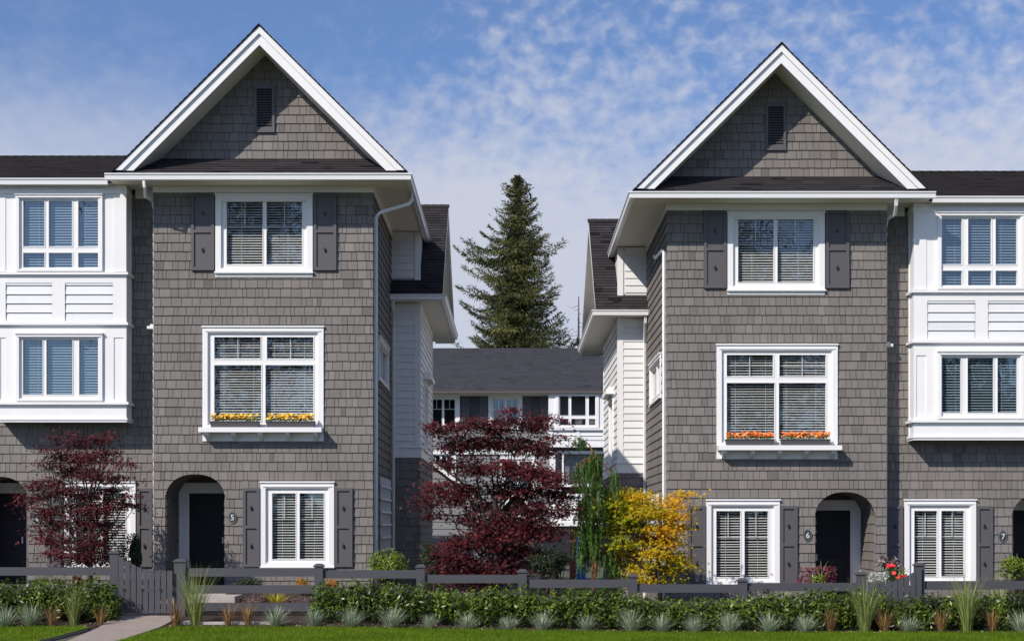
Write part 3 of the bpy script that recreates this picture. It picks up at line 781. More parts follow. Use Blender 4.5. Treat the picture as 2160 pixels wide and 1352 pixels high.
# ------------------------------------------------------------------ bay fronted neighbour
def bay_house(numch, label, seed):
    rng = random.Random(seed)
    Yr, Yb = 36.42, 35.88
    XL = X(-330, Yr); xr_ = X(325) - .025
    R = empty('bay_fronted_townhouse', (X(120), 38.5, 0.3), label, 'house')
    zb = .05
    arch = (X(-66, Yr), X(60, Yr), 0.0, Z(1055, Yr), Z(1005, Yr)); zf = .67
    w_low = pxr(136, 1018, 287, 1194, Yr); sh = lambda r, k=.03: (r[0] + k, r[1] + k, r[2] - k, r[3] - k)
    m = MB(FR(Yr)); clad(m, (XL, zb, xr_, 9.2), COURSE, (0.10, 0.27), .031, .008, rng, [sh(w_low), pxr(-1, 420, 262, 888, Yr)], (), arch, jit=.003)
    wall = m.build('shingle_wall', shingle, R)
    b = MB(FR(Yr)); sheet(b, (XL, zb, xr_, 9.33), [sh(w_low), pxr(5, 420, 255, 880, Yr)], arch, -.12, .001); b.build('wall_core', backing, wall)
    b = MB(); b.box(XL, XL + .1, zb, 9.3, -44, -Yr); b.box(XL, xr_, zb, 9.3, -44, -43.9); b.build('wall_core', backing, wall)
    fr = FR(Yr); pn = [pxr(160, 1040, 208, 1178, Yr), pxr(217, 1040, 265, 1178, Yr)]; gr = []
    for p in pn:
        c = (p[0] + p[2]) / 2; h = p[3] - .40 * (p[3] - p[1]); gr += [(c - .007, h, c + .007, p[3]), (p[0], h, p[2], h + .012)]
    window(R, fr, w_low, pn, casing=.11, sill='slim', grille=gr, rseed=seed + 3)
    for r in ((101, 1030, 135, 1195), (290, 1030, 322, 1195)): shutter(R, fr, pxr(*r, Yr))
    Yd = 37.8
    entry(R, arch, Yr, X(-40, Yd), X(78, Yd), Z(1040, Yd), Yd, zf)
    numeral(R, numch, 79, 1094, fr, Yr)
    # frieze on the recessed wall
    m = MB(FR(Yr)); m.box(X(277), xr_, Z(420, Yr), 9.315, 0, .035); m.build('frieze_board', white, R)
    # ---- two storey bay
    bl, br = X(-4, Yb), X(265, Yb); zt = 9.315; zbt = Z(890, Yb)
    B = MB(FR(Yb)); px = lambda l, t, r, b_: pxr(l, t, r, b_, Yb)
    wu, wl_ = px(34, 412, 217, 573), px(34, 705, 217, 846)
    pL, pR = px(12, 597, 110, 678), px(137, 597, 238, 678)
    sp = [px(240, 712, 262, 843), px(-2, 712, 12, 843)]
    B.plate((bl, zbt + .1, br, zt), [sh(wu, .02), sh(wl_, .02), pL, pR] + sp, -.06, 0.0)
    for p in sp: B.q([(p[0], p[1], -.018), (p[2], p[1], -.018), (p[2], p[3], -.018), (p[0], p[3], -.018)])
    B.box(bl, br, zbt + .1, zbt + .11, -.54, -.001)     # underside
    for xx, s_ in ((br, 1), (bl, -1)):
        B.fr = (Vector((xx, 0, 0)), Vector((0, 1, 0)), Vector((0, 0, 1)), Vector((s_, 0, 0)))
        B.box(Yb + .0005, Yr, zbt + .1, zt, -.04, 0.0)
        B.box(Yb - .0, Yb + .10, zbt + .1, zt, 0, .016); B.box(Yr - .10, Yr, zbt + .1, zt, 0, .015)
    bay = B.build('bay', white, R)
    k = MB(FR(Yb))
    for p in (pL, pR): clad(k, (p[0], p[1], p[2], p[3]), .195, (20, 30), -.012, -.030, rng); k.q([(p[0], p[1], -.045), (p[2], p[1], -.045), (p[2], p[3], -.045), (p[0], p[3], -.045)])
    k.build('lap_panel', board, bay)
    # vertical board joints near the corner of the upper storey
    k = MB(FR(Yb)); k.box(X(240, Yb), br + .016, Z(573, Yb), zt, .0, .014); k.build('corner_board', white, bay)
    k = MB(FR(Yb)); k.box(bl, X(12, Yb), Z(573, Yb), zt, .0, .014); k.build('corner_board', white, bay)
    def belt(t, b_, pr):
        q_ = MB(FR(Yb)); z0, z1 = Z(b_, Yb), Z(t, Yb)
        q_.box(bl - .02, br + pr, z0, z1, .0, pr)
        q_.fr = FS(br); q_.box(Yb + .001, Yr, z0, z1, 0, pr); q_.fr = (Vector((bl, 0, 0)), Vector((0, 1, 0)), Vector((0, 0, 1)), Vector((-1, 0, 0))); q_.box(Yb + .001, Yr, z0, z1, 0, pr)
        return q_
    for (t, b_, pr) in ((575, 580, .065), (680.5, 686, .065), (848, 853.5, .075), (880, 890.5, .03), (883, 886, .05)):
        belt(t, b_, pr).build('belt_course', white, bay)
    belt(400, 409, .03).build('frieze_board', white, bay)
    f = FR(Yb)
    pn = [px(a, t, c, d) for (t, d) in ((424, 520), (533.5, 564.5)) for (a, c) in ((49, 94), (103, 152), (165, 208))]
    window(bay_root(R), f, wu, pn, casing=.075, sill=None, head=True, g=glass_blue, rseed=seed + 5, slat=.058, room=.5)
    pn = [px(a, 717, c, 832) for (a, c) in ((48.5, 90), (98, 153), (167, 207))]
    window(bay_root(R), f, wl_, pn, casing=.075, sill=None, head=True, g=glass_blue, rseed=seed + 6, slat=.058, room=.5, lamp=(X(120), Z(730)) if MIR else None)
    # ---- roof
    Ye, ze = 35.6, 9.41; Yrd, zrd = 42.0, Z(333, 42.0)
    A = Vector((0, Ye + .03, ze)); Bq = Vector((0, Yrd, zrd)); V = (Bq - A); Ln = V.length; V.normalize(); N = Vector((0, -V.z, V.y))
    k = MB((A, Vector((1, 0, 0)), V, N)); clad(k, (XL, 0, X(420, 40), Ln), .143, (.25, .5), .024, .005, rng, jit=.004, gap=.003); rf = k.build('roof', roof_m, R)
    k = MB(); k.hull([(XL, Ye + .03, ze - .004), (X(420, 40), Ye + .03, ze - .004), (X(420, 40), Yrd, zrd - .004), (XL, Yrd, zrd - .004)],
                     [(XL, Ye + .03, ze - .05), (X(420, 40), Ye + .03, ze - .05), (X(420, 40), Yrd, zrd - .05), (XL, Yrd, zrd - .05)])
    k.hull([(XL, 48.4, ze), (X(420, 40), 48.4, ze), (X(420, 40), Yrd, zrd), (XL, Yrd, zrd)], [(XL, 48.4, ze - .05), (X(420, 40), 48.4, ze - .05), (X(420, 40), Yrd, zrd - .05), (XL, Yrd, zrd - .05)])
    k.build('roof_deck', backing, rf)
    k = MB(); x_ = XL
    while x_ < X(420, 40) - .3:
        for s_ in (-1, 1):
            k.hull([(x_, Yrd, zrd + .06), (x_ + .26, Yrd, zrd + .05), (x_ + .26, Yrd + s_ * .14, zrd + .015), (x_, Yrd + s_ * .14, zrd + .022)],
                   [(x_, Yrd, zrd + .03), (x_ + .26, Yrd, zrd + .03), (x_ + .26, Yrd + s_ * .14, zrd - .01), (x_, Yrd + s_ * .14, zrd - .01)])
        x_ += .23
    k.build('ridge_cap', roof_m, rf)
    gx = X(226, Ye)
    g_ = MB(); gutter(g_, [(XL, Ye), (gx, Ye)], ze, h=.13); g_.build('gutter', metal_w, R)
    k = MB(); k.box(XL, gx, ze - .135, ze - .01, -Ye - .135, -Ye - .112); k.build('fascia', white, R)
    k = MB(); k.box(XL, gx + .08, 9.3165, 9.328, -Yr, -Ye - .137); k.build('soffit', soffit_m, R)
    return R
def bay_root(R): return R

# ------------------------------------------------------------------ terrain
PL = [(-400, -.4), (-60, -.35), (20, -.22), (27, -.08), (29, 0), (31.1, .105), (32.3, .26), (34, .42), (35.8, .6), (60, .62), (900, .7)]
PR = [(-400, -.5), (-60, -.40), (20, -.28), (27, -.13), (29, -.07), (31.1, 0), (32.3, .03), (34, .12), (35.8, .25), (60, .3), (900, .4)]
def gz(x, y):
    f = lambda P: np.interp(y, [p[0] for p in P], [p[1] for p in P])
    t = min(1, max(0, (x + 5) / 9)); t = t * t * (3 - 2 * t)
    return float(f(PL) * (1 - t) + f(PR) * t)
def ground_sheet(name, poly, lift, m, step=.35, kind='structure', edge=0.0):
    xs = [p[0] for p in poly]; ys = [p[1] for p in poly]; k = MB(WORLD)
    hp = []
    n = len(poly); area = sum(poly[i][0] * poly[(i + 1) % n][1] - poly[(i + 1) % n][0] * poly[i][1] for i in range(n))
    for i in range(n):
        p, q_ = poly[i], poly[(i + 1) % n]
        a, b = (q_[1] - p[1]), -(q_[0] - p[0])
        if area < 0: a, b = -a, -b
        hp.append((a, b, a * p[0] + b * p[1]))
    gx = np.arange(min(xs), max(xs) + step, step); gy = np.arange(min(ys), max(ys) + step, step)
    for i in range(len(gx) - 1):
        for j in range(len(gy) - 1):
            c = clip_poly([(gx[i], gy[j]), (gx[i + 1], gy[j]), (gx[i + 1], gy[j + 1]), (gx[i], gy[j + 1])], hp)
            if len(c) > 2: k.face([(p[0], p[1], gz(*p) + lift) for p in c])
    if edge:
        for i in range(n):
            p, q_ = poly[i], poly[(i + 1) % n]; d = math.dist(p, q_); m_ = max(1, int(d / .3))
            for t in range(m_):
                a = [p[c] + (q_[c] - p[c]) * t / m_ for c in (0, 1)]; b = [p[c] + (q_[c] - p[c]) * (t + 1) / m_ for c in (0, 1)]
                k.face([(a[0], a[1], gz(*a) + lift), (b[0], b[1], gz(*b) + lift), (b[0], b[1], gz(*b) + lift - edge), (a[0], a[1], gz(*a) + lift - edge)])
    me = k.build(name, m); bm_merge(me)
    return tag(me, kind=kind)
def bm_merge(o):
    import bmesh
    b = bmesh.new(); b.from_mesh(o.data); bmesh.ops.remove_doubles(b, verts=b.verts, dist=1e-4); bmesh.ops.recalc_face_normals(b, faces=b.faces); b.to_mesh(o.data); b.free()

k = MB(WORLD)
gxs = [-900, -300, -100, -40] + list(np.arange(-20, 20.1, 1.0)) + [40, 100, 300, 900]
gys = [-400, -60, 0, 20, 25, 27, 29, 30, 31.1, 32.3, 34, 35.8, 40, 50, 60, 80, 120, 300, 900]
for i in range(len(gxs) - 1):
    for j in range(len(gys) - 1):
        k.face([(gxs[a], gys[b], gz(gxs[a], gys[b]) - .03) for a, b in ((i, j), (i + 1, j), (i + 1, j + 1), (i, j + 1))])
g0 = k.build('ground', ground_m); bm_merge(g0); tag(g0, kind='structure')
k = MB(WORLD); k.face([(-60, 2, -.19), (60, 2, -.30), (60, 15, -.30), (-60, 15, -.19)]); tag(k.build('road', mat('asphalt', (.05, .05, .05), .9, noise=.3, nscale=30)), kind='structure')
k = MB(WORLD)
for i in range(-40, 40): k.box(i * 1.5 + .01, i * 1.5 + 1.49, -.2 + -.0 - .15, -.02 - .15, -26.2, -24.6)
tag(k.build('sidewalk', concrete), kind='structure')

YL = 31.1
def lawn_edge(px): return 1325 + (px - 0) * 12 / 2160
ground_sheet('planting_bed', [(-12.5, YL - .25), (12.5, YL - .25), (12.5, 36.3), (-12.5, 36.3)], .006, soil, .4)
pL = at(195, 1325, YL)[0]; pR = at(300, 1330, YL)[0]
def gp(px, py):    # point of the picture on the terrain
    for i in range(4000):
        Y = 26 + i * .004; x, _, z = at(px, py, Y)
        if z <= gz(x, Y) + .02: return (x, Y)
    return (X(px, 40), 40)
ground_sheet('garden_path', [gp(130, 1352), gp(262, 1352), gp(300, 1330), gp(352, 1308), gp(372, 1296), gp(374, 1285), gp(250, 1285), gp(246, 1300), gp(205, 1326)], .028, concrete, .3, edge=.05) if False else None
path_pts = [(-8.02, 28.2), (-6.35, 28.2), (-6.70, 29.6), (-6.9, 31.0), (-6.45, 32.0), (-6.42, 33.0), (-7.62, 33.0), (-7.62, 31.9), (-7.72, 31.0)]
ground_sheet('garden_path', [(-8.35, 28.0), (-6.95, 28.0), (-6.46, 31.7), (-6.42, 35.0), (-7.62, 35.0), (-7.66, 31.7)], .030, concrete, .3, edge=.05)
ground_sheet('lawn', [(-13, 26.3), (-8.62, 26.3), (-7.83, 31.0), (-7.95, YL), (-13, YL)], .035, lawn_m, .3, edge=.03)
ground_sheet('lawn', [(-6.98, 28.1), (-6.99, 26.3), (13, 26.3), (13, YL), (-6.2, YL), (-6.45, 30.9)], .035, lawn_m, .3, edge=.03)

# ------------------------------------------------------------------ grass blades over the lawn
rs = np.random.RandomState(5)
def blades(n, xr_, yr_, keep, h0, h1, seed):
    r = np.random.RandomState(seed)
    x = r.uniform(*xr_, n); y = r.uniform(*yr_, n)
    k_ = np.array([keep(a, b) for a, b in zip(x, y)]); x, y = x[k_], y[k_]; n = len(x)
    z = np.array([gz(a, b) for a, b in zip(x, y)]) + .03
    h = r.uniform(h0, h1, n); an = r.uniform(0, 2 * np.pi, n); w = r.uniform(.003, .006, n); le = r.uniform(-.5, .5, (n, 2)) * h[:, None]
    V = np.zeros((n, 3, 3)); V[:, 0] = np.c_[x - np.cos(an) * w, y - np.sin(an) * w, z]; V[:, 1] = np.c_[x + np.cos(an) * w, y + np.sin(an) * w, z]
    V[:, 2] = np.c_[x + le[:, 0], y + le[:, 1], z + h]
    return V, r.uniform(0, 1, n)
def inl(x, y): return y < YL + .03 * math.sin(x * 9) and ((x < -7.85 - (31 - y) * .17 and y < 31.15) or x > -6.42 - max(0, (31.0 - y)) * .15)
def patch(V): return .45 + .3 * np.sin(V[:, 2, 0] * 1.9 + np.sin(V[:, 2, 1] * 3.1) * 1.4) * np.cos(V[:, 2, 1] * 2.3 + V[:, 2, 0] * .6)
V, t = blades(75000, (-11.5, 11.5), (28.3, YL + .05), inl, .03, .075, 3)
t = np.clip(patch(V) + (t - .5) * .9, 0, 1)
tag(npmesh('grass', V, 3, t, blade_m), 'short bright green lawn grass along the bottom of the view', 'grass', kind='stuff')

# ------------------------------------------------------------------ houses
gabled('5', 'gabled grey shingle townhouse numbered 5, with yellow flowers on its window ledge', 11)
bay_house('4', 'white bay fronted townhouse numbered 4, behind the smaller red maple', 31)
MIR = True
gabled('6', 'gabled grey shingle townhouse numbered 6, with orange flowers on its window ledge', 51)
bay_house('7', 'white bay fronted townhouse numbered 7, behind the gate with a curved top', 71)
MIR = False

# ------------------------------------------------------------------ rear townhouse across the courtyard
def rear():
    rng = random.Random(9); Y = 73.0; P = lambda l, t, r, b: pxr(l, t, r, b, Y)
    R = empty('rear_townhouse', (0, 77, .3), 'long townhouse with grey roof and white bay, seen through the gap behind the maples', 'house')
    xl, xr_ = X(780, Y), X(1420, Y); zt = Z(828, Y)
    wins = [P(872, 832, 970, 905), P(1030, 832, 1102, 905), P(898, 950, 962, 1014), P(1055, 962, 1132, 1040)]
    m = MB(FR(Y)); clad(m, (xl, 0, xr_, zt), .19, (20, 30), .028, .004, rng, wins); w = m.build('lap_siding_wall', siding_far, R)
    b = MB(FR(Y)); sheet(b, (xl, 0, xr_, zt), wins, None, -.15, 0); b.box(xl, xr_, 0, zt, -8, -7.9); b.box(xl, xl + .1, 0, zt, -7.9, -.15); b.box(xr_ - .1, xr_, 0, zt, -7.9, -.15); b.build('wall_core', siding_far, w)
    b = MB(FR(Y)); b.box(xl, xr_, Z(835, Y), zt, 0, .06); b.build('frieze_board', white, R)
    def two(r, n=2, q_=None, rows=((0, 1),), g=None):
        e = .22; iu0, iu1, iv0, iv1 = r[0] + e, r[2] - e, r[1] + e, r[3] - e; pn = []
        ww = (iu1 - iu0 - .1 * (n - 1)) / n
        for (a, c) in rows:
            for i in range(n): pn.append((iu0 + i * (ww + .1), iv0 + (iv1 - iv0) * a, iu0 + i * (ww + .1) + ww, iv0 + (iv1 - iv0) * c))
        gr = []
        if len(rows) == 1:
            for p in pn:
                c = (p[0] + p[2]) / 2; h = p[3] - .4 * (p[3] - p[1]); gr += [(c - .015, h, c + .015, p[3]), (p[0], h, p[2], h + .03)]
        return window(R, FR(Y if q_ is None else q_), r, pn, casing=.14, sill='slim', blinds=False, grille=gr or None, rseed=int(r[0] * 7) % 99, g=g)
    two(wins[0], 3); two(wins[1]); two(wins[2]); two(wins[3])
    for r in ((974, 836, 990, 900), (1012, 836, 1028, 900), (1104, 836, 1120, 900), (1140, 836, 1156, 900)): shutter(R, FR(Y), P(*r))
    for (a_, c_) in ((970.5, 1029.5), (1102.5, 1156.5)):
        m = MB(FR(Y)); m.box(X(a_, Y), X(c_, Y), Z(902, Y), Z(836, Y), .0, .035); m.build('dark_panel', mat('shaded_charcoal_siding', (.05, .05, .058), .7), R)  # charcoal wall with the shade of the roof put into its colour
    b = MB(FR(Y)); b.box(xl, X(1157, Y), Z(958, Y), Z(948, Y), 0, .1); b.build('belt_course', white, R)
    # bay
    Yb = 72.2; Pb = lambda l, t, r, b: pxr(l, t, r, b, Yb)
    w1 = Pb(1172, 828, 1263, 903)
    B = MB(FR(Yb)); B.plate(Pb(1157, 823, 1300, 943), [tuple(np.add(w1, (.03, .03, -.03, -.03))), Pb(1167, 909, 1216, 937), Pb(1223, 909, 1290, 937)], -.06, 0)
    B.box(X(1157, Yb), X(1300, Yb), Z(943, Yb), Z(942.9, Yb), -.8, 0); B.fr = (Vector((X(1157, Yb), 0, 0)), Vector((0, 1, 0)), Vector((0, 0, 1)), Vector((-1, 0, 0))); B.box(Yb + .001, Y, Z(943, Yb), Z(823, Yb), -.05, 0)
    by = B.build('bay', white, R)
    k = MB(FR(Yb))
    for p in (Pb(1167, 909, 1216, 937), Pb(1223, 909, 1290, 937)): clad(k, p, .19, (20, 30), -.02, -.04, rng); k.q([(p[0], p[1], -.05), (p[2], p[1], -.05), (p[2], p[3], -.05), (p[0], p[3], -.05)])
    k.build('lap_panel', board, by)
    k = MB(FR(Yb)); k.box(X(1155, Yb), X(1300, Yb), Z(907, Yb), Z(904, Yb), 0, .08); k.build('belt_course', white, by)
    e = .3
    pn = [(a, c, b_, d) for (c, d) in ((Z(876, Yb), Z(834, Yb)), (Z(896, Yb), Z(883, Yb))) for (a, b_) in ((X(1181, Yb), X(1199, Yb)), (X(1205, Yb), X(1235, Yb)), (X(1242, Yb), X(1258, Yb)))]
    window(R, FR(Yb), w1, pn, casing=.13, sill=None, blinds=False, rseed=3, g=glass)
    # lower right porch windows and bands
    w2 = Pb(1170, 955, 1290, 1024)
    B = MB(FR(Yb + .3)); B.box(X(1160, Yb), X(1300, Yb), Z(1110, Yb), Z(1024, Yb), -.4, 0)
    B.box(X(1160, Yb), X(1172, Yb), Z(1023.5, Yb), Z(950, Yb), -.4, 0)
    B.box(X(1172.5, Yb), X(1300, Yb), Z(956, Yb), Z(950, Yb), -.4, 0); pb = B.build('porch_front', board, R)
    k = MB(FR(Yb + .3)); [k.box(X(1158, Yb), X(1300, Yb), Z(b_, Yb), Z(a, Yb), .001, .09) for a, b_ in ((1020, 1026), (1041, 1047), (1066, 1073), (1100, 1109))]; k.build('belt_course', white, R)
    k = MB(FR(Yb + .3)); k.box(X(1186, Yb), X(1189.5, Yb), Z(1020, Yb), Z(956.5, Yb), -.1, 0); k.build('mullion', white, R)
    k = MB(FR(Yb + .3)); k.q([(X(1172, Yb), Z(1023, Yb), -.15), (X(1300, Yb), Z(1023, Yb), -.15), (X(1300, Yb), Z(956, Yb), -.15), (X(1172, Yb), Z(956, Yb), -.15)]); k.build('glass_pane', glass, R)
    k = MB(FR(Yb + .3)); k.box(X(1186, Yb), X(1300, Yb), Z(1040, Yb), Z(1027, Yb), .001, .03); k.build('dark_panel', black, R)
    k = MB(FR(Yb + .3)); k.box(X(1100, Yb), X(1300, Yb), 0.1, Z(1111, Yb), -.3, .002); k.build('painted_entry_shade', black, R)  # black box standing in for the deep shade of the porch entry
    # roof
    Ye, ze = 72.0, Z(822, 72.0); Yr, zr = 77.0, Z(735, 77.0)
    A = Vector((0, Ye, ze)); Bq = Vector((0, Yr, zr)); V = Bq - A; Ln = V.length; V.normalize(); N = Vector((0, -V.z, V.y))
    k = MB((A, Vector((1, 0, 0)), V, N)); clad(k, (xl - .3, 0, xr_ + .3, Ln), .143, (.2, .45), .03, .005, rng, jit=.004, gap=.003); rf = k.build('roof', roof_far, R)
    k = MB(); k.hull([(xl - .3, Ye, ze - .01), (xr_ + .3, Ye, ze - .01), (xr_ + .3, Yr, zr - .01), (xl - .3, Yr, zr - .01)], [(xl - .3, Ye, ze - .1), (xr_ + .3, Ye, ze - .1), (xr_ + .3, Yr, zr - .1), (xl - .3, Yr, zr - .1)])
    k.hull([(xl - .3, 82, ze - .01), (xr_ + .3, 82, ze - .01), (xr_ + .3, Yr, zr - .01), (xl - .3, Yr, zr - .01)], [(xl - .3, 82, ze - .1), (xr_ + .3, 82, ze - .1), (xr_ + .3, Yr, zr - .1), (xl - .3, Yr, zr - .1)]); k.build('roof_deck', backing, rf)
    g_ = MB(); gutter(g_, [(xl - .3, 71.95), (xr_ + .3, 71.95)], ze - .01); g_.build('gutter', mat('bronze_enamel', (.13, .11, .11), .4), R)
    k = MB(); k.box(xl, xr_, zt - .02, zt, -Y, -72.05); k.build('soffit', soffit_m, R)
rear()

def porch(name, label, ax, az, slope_l, slope_r, Y, foot, wallm, barge_px=9, depth=3):
    """small gabled outbuilding; apex px, half widths px, foot py"""
    rng = random.Random(4); A = at(ax, az, Y); zl = Z(foot, Y); L = X(ax - slope_l, Y); Rr = X(ax + slope_r, Y)
    R = empty(name, (A[0], Y + 1, gz(A[0], 50)), label, 'outbuilding')
    g0_ = 0
    hp = [(-(A[2] - zl) / (A[0] - L), 1, A[2] - A[0] * (A[2] - zl) / (A[0] - L)), ((A[2] - zl) / (Rr - A[0]), 1, A[2] + A[0] * (A[2] - zl) / (Rr - A[0]))]
    m = MB(FR(Y)); clad(m, (L + .3, g0_, Rr - .3, A[2]), .24, (20, 30), .028, .004, rng, (), hp); w = m.build('lap_siding_wall', wallm, R)
    m = MB(FR(Y)); m.prism([(L + .3, 0), (Rr - .3, 0), (Rr - .3, zl), (A[0], A[2] - .05), (L + .3, zl)], -depth, 0); m.build('wall_core', wallm, w)
    t = barge_px * Y / F; k = MB(); rf = MB()
    for hx in (L, Rr):
        k.hull([(hx, Y - .35, zl), (A[0], Y - .35, A[2]), (A[0], Y - .35, A[2] - t), (hx, Y - .35, zl - t)], [(hx, Y - .28, zl), (A[0], Y - .28, A[2]), (A[0], Y - .28, A[2] - t), (hx, Y - .28, zl - t)])
        rf.hull([(hx, Y - .38, zl + .0), (A[0], Y - .38, A[2] + .0), (A[0], Y - .38, A[2] + .06), (hx, Y - .38, zl + .06)], [(hx, Y + depth, zl), (A[0], Y + depth, A[2]), (A[0], Y + depth, A[2] + .06), (hx, Y + depth, zl + .06)])
    k.build('barge_board', white, R); rf.build('roof', roof_far, R)
    return R
porch('garden_shed', 'light grey sided shed with sloping white roof edge behind the larger red maple', 890, 955, 90, 125, 56.0, 1050, siding_far)
pp = porch('entry_porch', 'small brown gabled entry porch with white roof edge, half hidden by the larger red maple', 1092, 1028, 68, 50, 62.0, 1102, mat('brown_shade_panel', (.07, .045, .035), .8), 8)
k = MB(FR(61.7)); k.box(X(1052, 61.7), X(1110, 61.7), Z(1092, 61.7), Z(1080, 61.7), 0, .2); k.build('cross_beam', white, pp)

# scaffold glimpsed beside the weeping cedar
sc = empty('blue_scaffold', at(1222, 1215, 50), 'blue framed scaffold with brick coloured load behind the weeping cedar', 'scaffold')
gy = 50.0
k = MB()
for px in (1221, 1232):
    for yy in (gy, gy + 1.2): k.box(X(px, gy) - .04, X(px, gy) + .05, gz(X(px, gy), gy), Z(1134, gy), -yy - .06, -yy)
for j in range(4): k.box(X(1221, gy), X(1232, gy), Z(1138 + j * 17, gy), Z(1135 + j * 17, gy), -gy - .05, -gy - .01)
[k.box(X(px, gy) - .02, X(px, gy) + .03, Z(1141, gy), Z(1138, gy), -gy - 1.2, -gy - .03) for px in (1221, 1232)]; k.build('end_frame', blue_m, sc)
k = MB(); k.tube([at(1222, 1137, gy - .05), at(1232, 1157, gy - .05)], .03, 6); k.tube([at(1232, 1137, gy - .05), at(1222, 1157, gy - .05)], .03, 6); k.build('cross_brace', white, sc)
k = MB()
for py in (1142, 1173): k.box(X(1192, gy), X(1221, gy), Z(py + 1, gy), Z(py - 1, gy), -gy - .05, -gy)
k.build('rail', steel_m, sc)
k = MB(); k.box(X(1196, gy), X(1214, gy), Z(1188, gy), Z(1176, gy), -gy - .9, -gy - .2); k.build('deck', brick_m, sc)
k = MB(FR(52)); k.box(X(1201, 52), X(1219, 52), gz(2, 52), Z(1115, 52), 0, .5); k.box(X(1200, 52), X(1220, 52), Z(1115, 52), Z(1112, 52), -.03, .53)
tag(k.build('brick_pillar', brick_m, origin=(X(1210, 52), 51.7, gz(2, 52))), 'reddish brick pillar standing behind the blue scaffold', 'pillar')

# ------------------------------------------------------------------ fence and gates
FY = 32.3
def fz(py): return Z(py, FY)
def fx(px): return X(px, FY)
def post(root, px, top, w=18, round_=False):
    x0, x1 = fx(px - w / 2), fx(px + w / 2); g_ = gz((x0 + x1) / 2, FY) - .1; k = MB(); hw = (x1 - x0) / 2
    k.box(x0, x1, g_, fz(top + 7), -FY - .001, -FY + 2 * hw) if False else k.box(x0, x1, g_, fz(top + 7), -FY - 2 * hw, -FY)
    p = k.build('post', fence_m, root)
    c = MB(); cx, cy = (x0 + x1) / 2, -FY - hw; e = .022
    c.box(x0 - e, x1 + e, fz(top + 7), fz(top + 4.2), cy - hw - e, cy + hw + e)
    z0, z1 = fz(top + 4.2), fz(top); a = hw + e - .01
    c.hull([(cx - a, -cy - a, z0), (cx + a, -cy - a, z0), (cx + a, -cy + a, z0), (cx - a, -cy + a, z0)], [(cx - a * .55, -cy - a * .55, z1), (cx + a * .55, -cy - a * .55, z1), (cx + a * .55, -cy + a * .55, z1), (cx - a * .55, -cy + a * .55, z1)])
    c.build('post_cap', fence_m, p)
def rails(root, x0, x1, y):
    for dy in (0, 36, 73):
        k = MB(); k.box(fx(x0), fx(x1), fz(y + dy + 17.5), fz(y + dy), -FY - .11, -FY - .06); k.build('rail', fence_m, root)
f1 = empty('rail_fence', (fx(120), FY, .2), 'charcoal three rail fence section left of the garden gate', 'fence', None)
post(f1, 240, 1160); post(f1, -40, 1185); rails(f1, -200, 231, 1196)
f2 = empty('rail_fence', (fx(1090), FY, .1), 'long charcoal three rail fence running between the two gates behind the hedge', 'fence', None)
for p_, t in ((379, 1178), (672, 1188), (887, 1190), (1102, 1200), (1335, 1210), (1567, 1219), (1818, 1205)): post(f2, p_, t, 24 if p_ == 379 else 18)
for a, b, y in ((391, 663, 1198), (681, 878, 1202), (896, 1093, 1212), (1111, 1326, 1222), (1344, 1558, 1232), (1576, 1809, 1229)): rails(f2, a, b, y)
f3 = empty('rail_fence', (fx(2080), FY, .1), 'charcoal three rail fence section right of the arched gate', 'fence', None)
post(f3, 1941, 1186, 19); rails(f3, 1951, 2330, 1225); post(f3, 2240, 1214)
def gate(pts, bottom, label, n):
    R = empty('garden_gate', (fx((pts[0][0] + pts[-1][0]) / 2), FY, .2), label, 'gate')
    k = MB(); a, b = pts[0][0], pts[-1][0]; st = (b - a) / n
    top = lambda x: np.interp(x, [p[0] for p in pts], [p[1] for p in pts])
    for i in range(n):
        x0, x1 = a + i * st + .9, a + (i + 1) * st - .9
        k.prism([(fx(x0), fz(bottom)), (fx(x1), fz(bottom)), (fx(x1), fz(top(x1))), (fx(x0), fz(top(x0)))], -FY + .02 + .03 - .0, -FY + .045 + .03)
    k.build('slat_panel', fence_m, R)
    k = MB(); 
    for y in (1222, 1272): k.box(fx(a), fx(b), fz(y + 12 + (bottom - 1292)), fz(y + (bottom - 1292)), -FY - .0, -FY + .045)
    k.build('cross_rail', fence_m, R)
    for i in range(1, n, 3):
        k = MB(); x = fx(a + i * st); z = fz(1243 + bottom - 1292); k.prism([(x - .035, z), (x, z - .035), (x + .035, z), (x, z + .035)], -FY + .07, -FY + .09)
        k.build('diamond_boss', black, R)
gp_ = [(251, 1170), (262, 1178), (275, 1186), (290, 1194), (305, 1199), (320, 1202), (366, 1203)]
gate(gp_, 1292, 'charcoal slatted gate at the concrete path, its top sloping down to the right', 9)
gate([(2194 - p[0], p[1] + 24) for p in gp_][::-1], 1316, 'charcoal slatted gate between the last two fence posts, its curved top rising to the right', 9)

# ------------------------------------------------------------------ concrete slab and steps
def slab(name, label, cat, x0, x1, y0, y1, z, th, rim=0.0, m=concrete_l):
    R = MB(WORLD); h = th
    if rim:
        R.box(x0, x1, z - h, z, -y0 - rim, -y0); R.box(x0, x1, z - h, z, -y1, -y1 + rim); R.box(x0, x0 + rim, z - h, z, -y1 + rim, -y0 - rim); R.box(x1 - rim, x1, z - h, z, -y1 + rim, -y0 - rim)
        R.box(x0 + rim, x1 - rim, z - h, z - .03, -y1 + rim, -y0 - rim)
    else: R.box(x0, x1, z - h, z, -y1, -y0)
    o = R.build(name, m, origin=(x0, y0, z - h)); return tag(o, label, cat)
s0 = at(385, 1311, 31.45)
slab('concrete_slab', 'low rectangular concrete slab with raised rim beneath the fence rails', 'slab', s0[0], at(576, 1311, 31.45)[0], 31.45, 33.2, s0[2], .16, .12)
s1 = at(1955, 1319, 31.9)
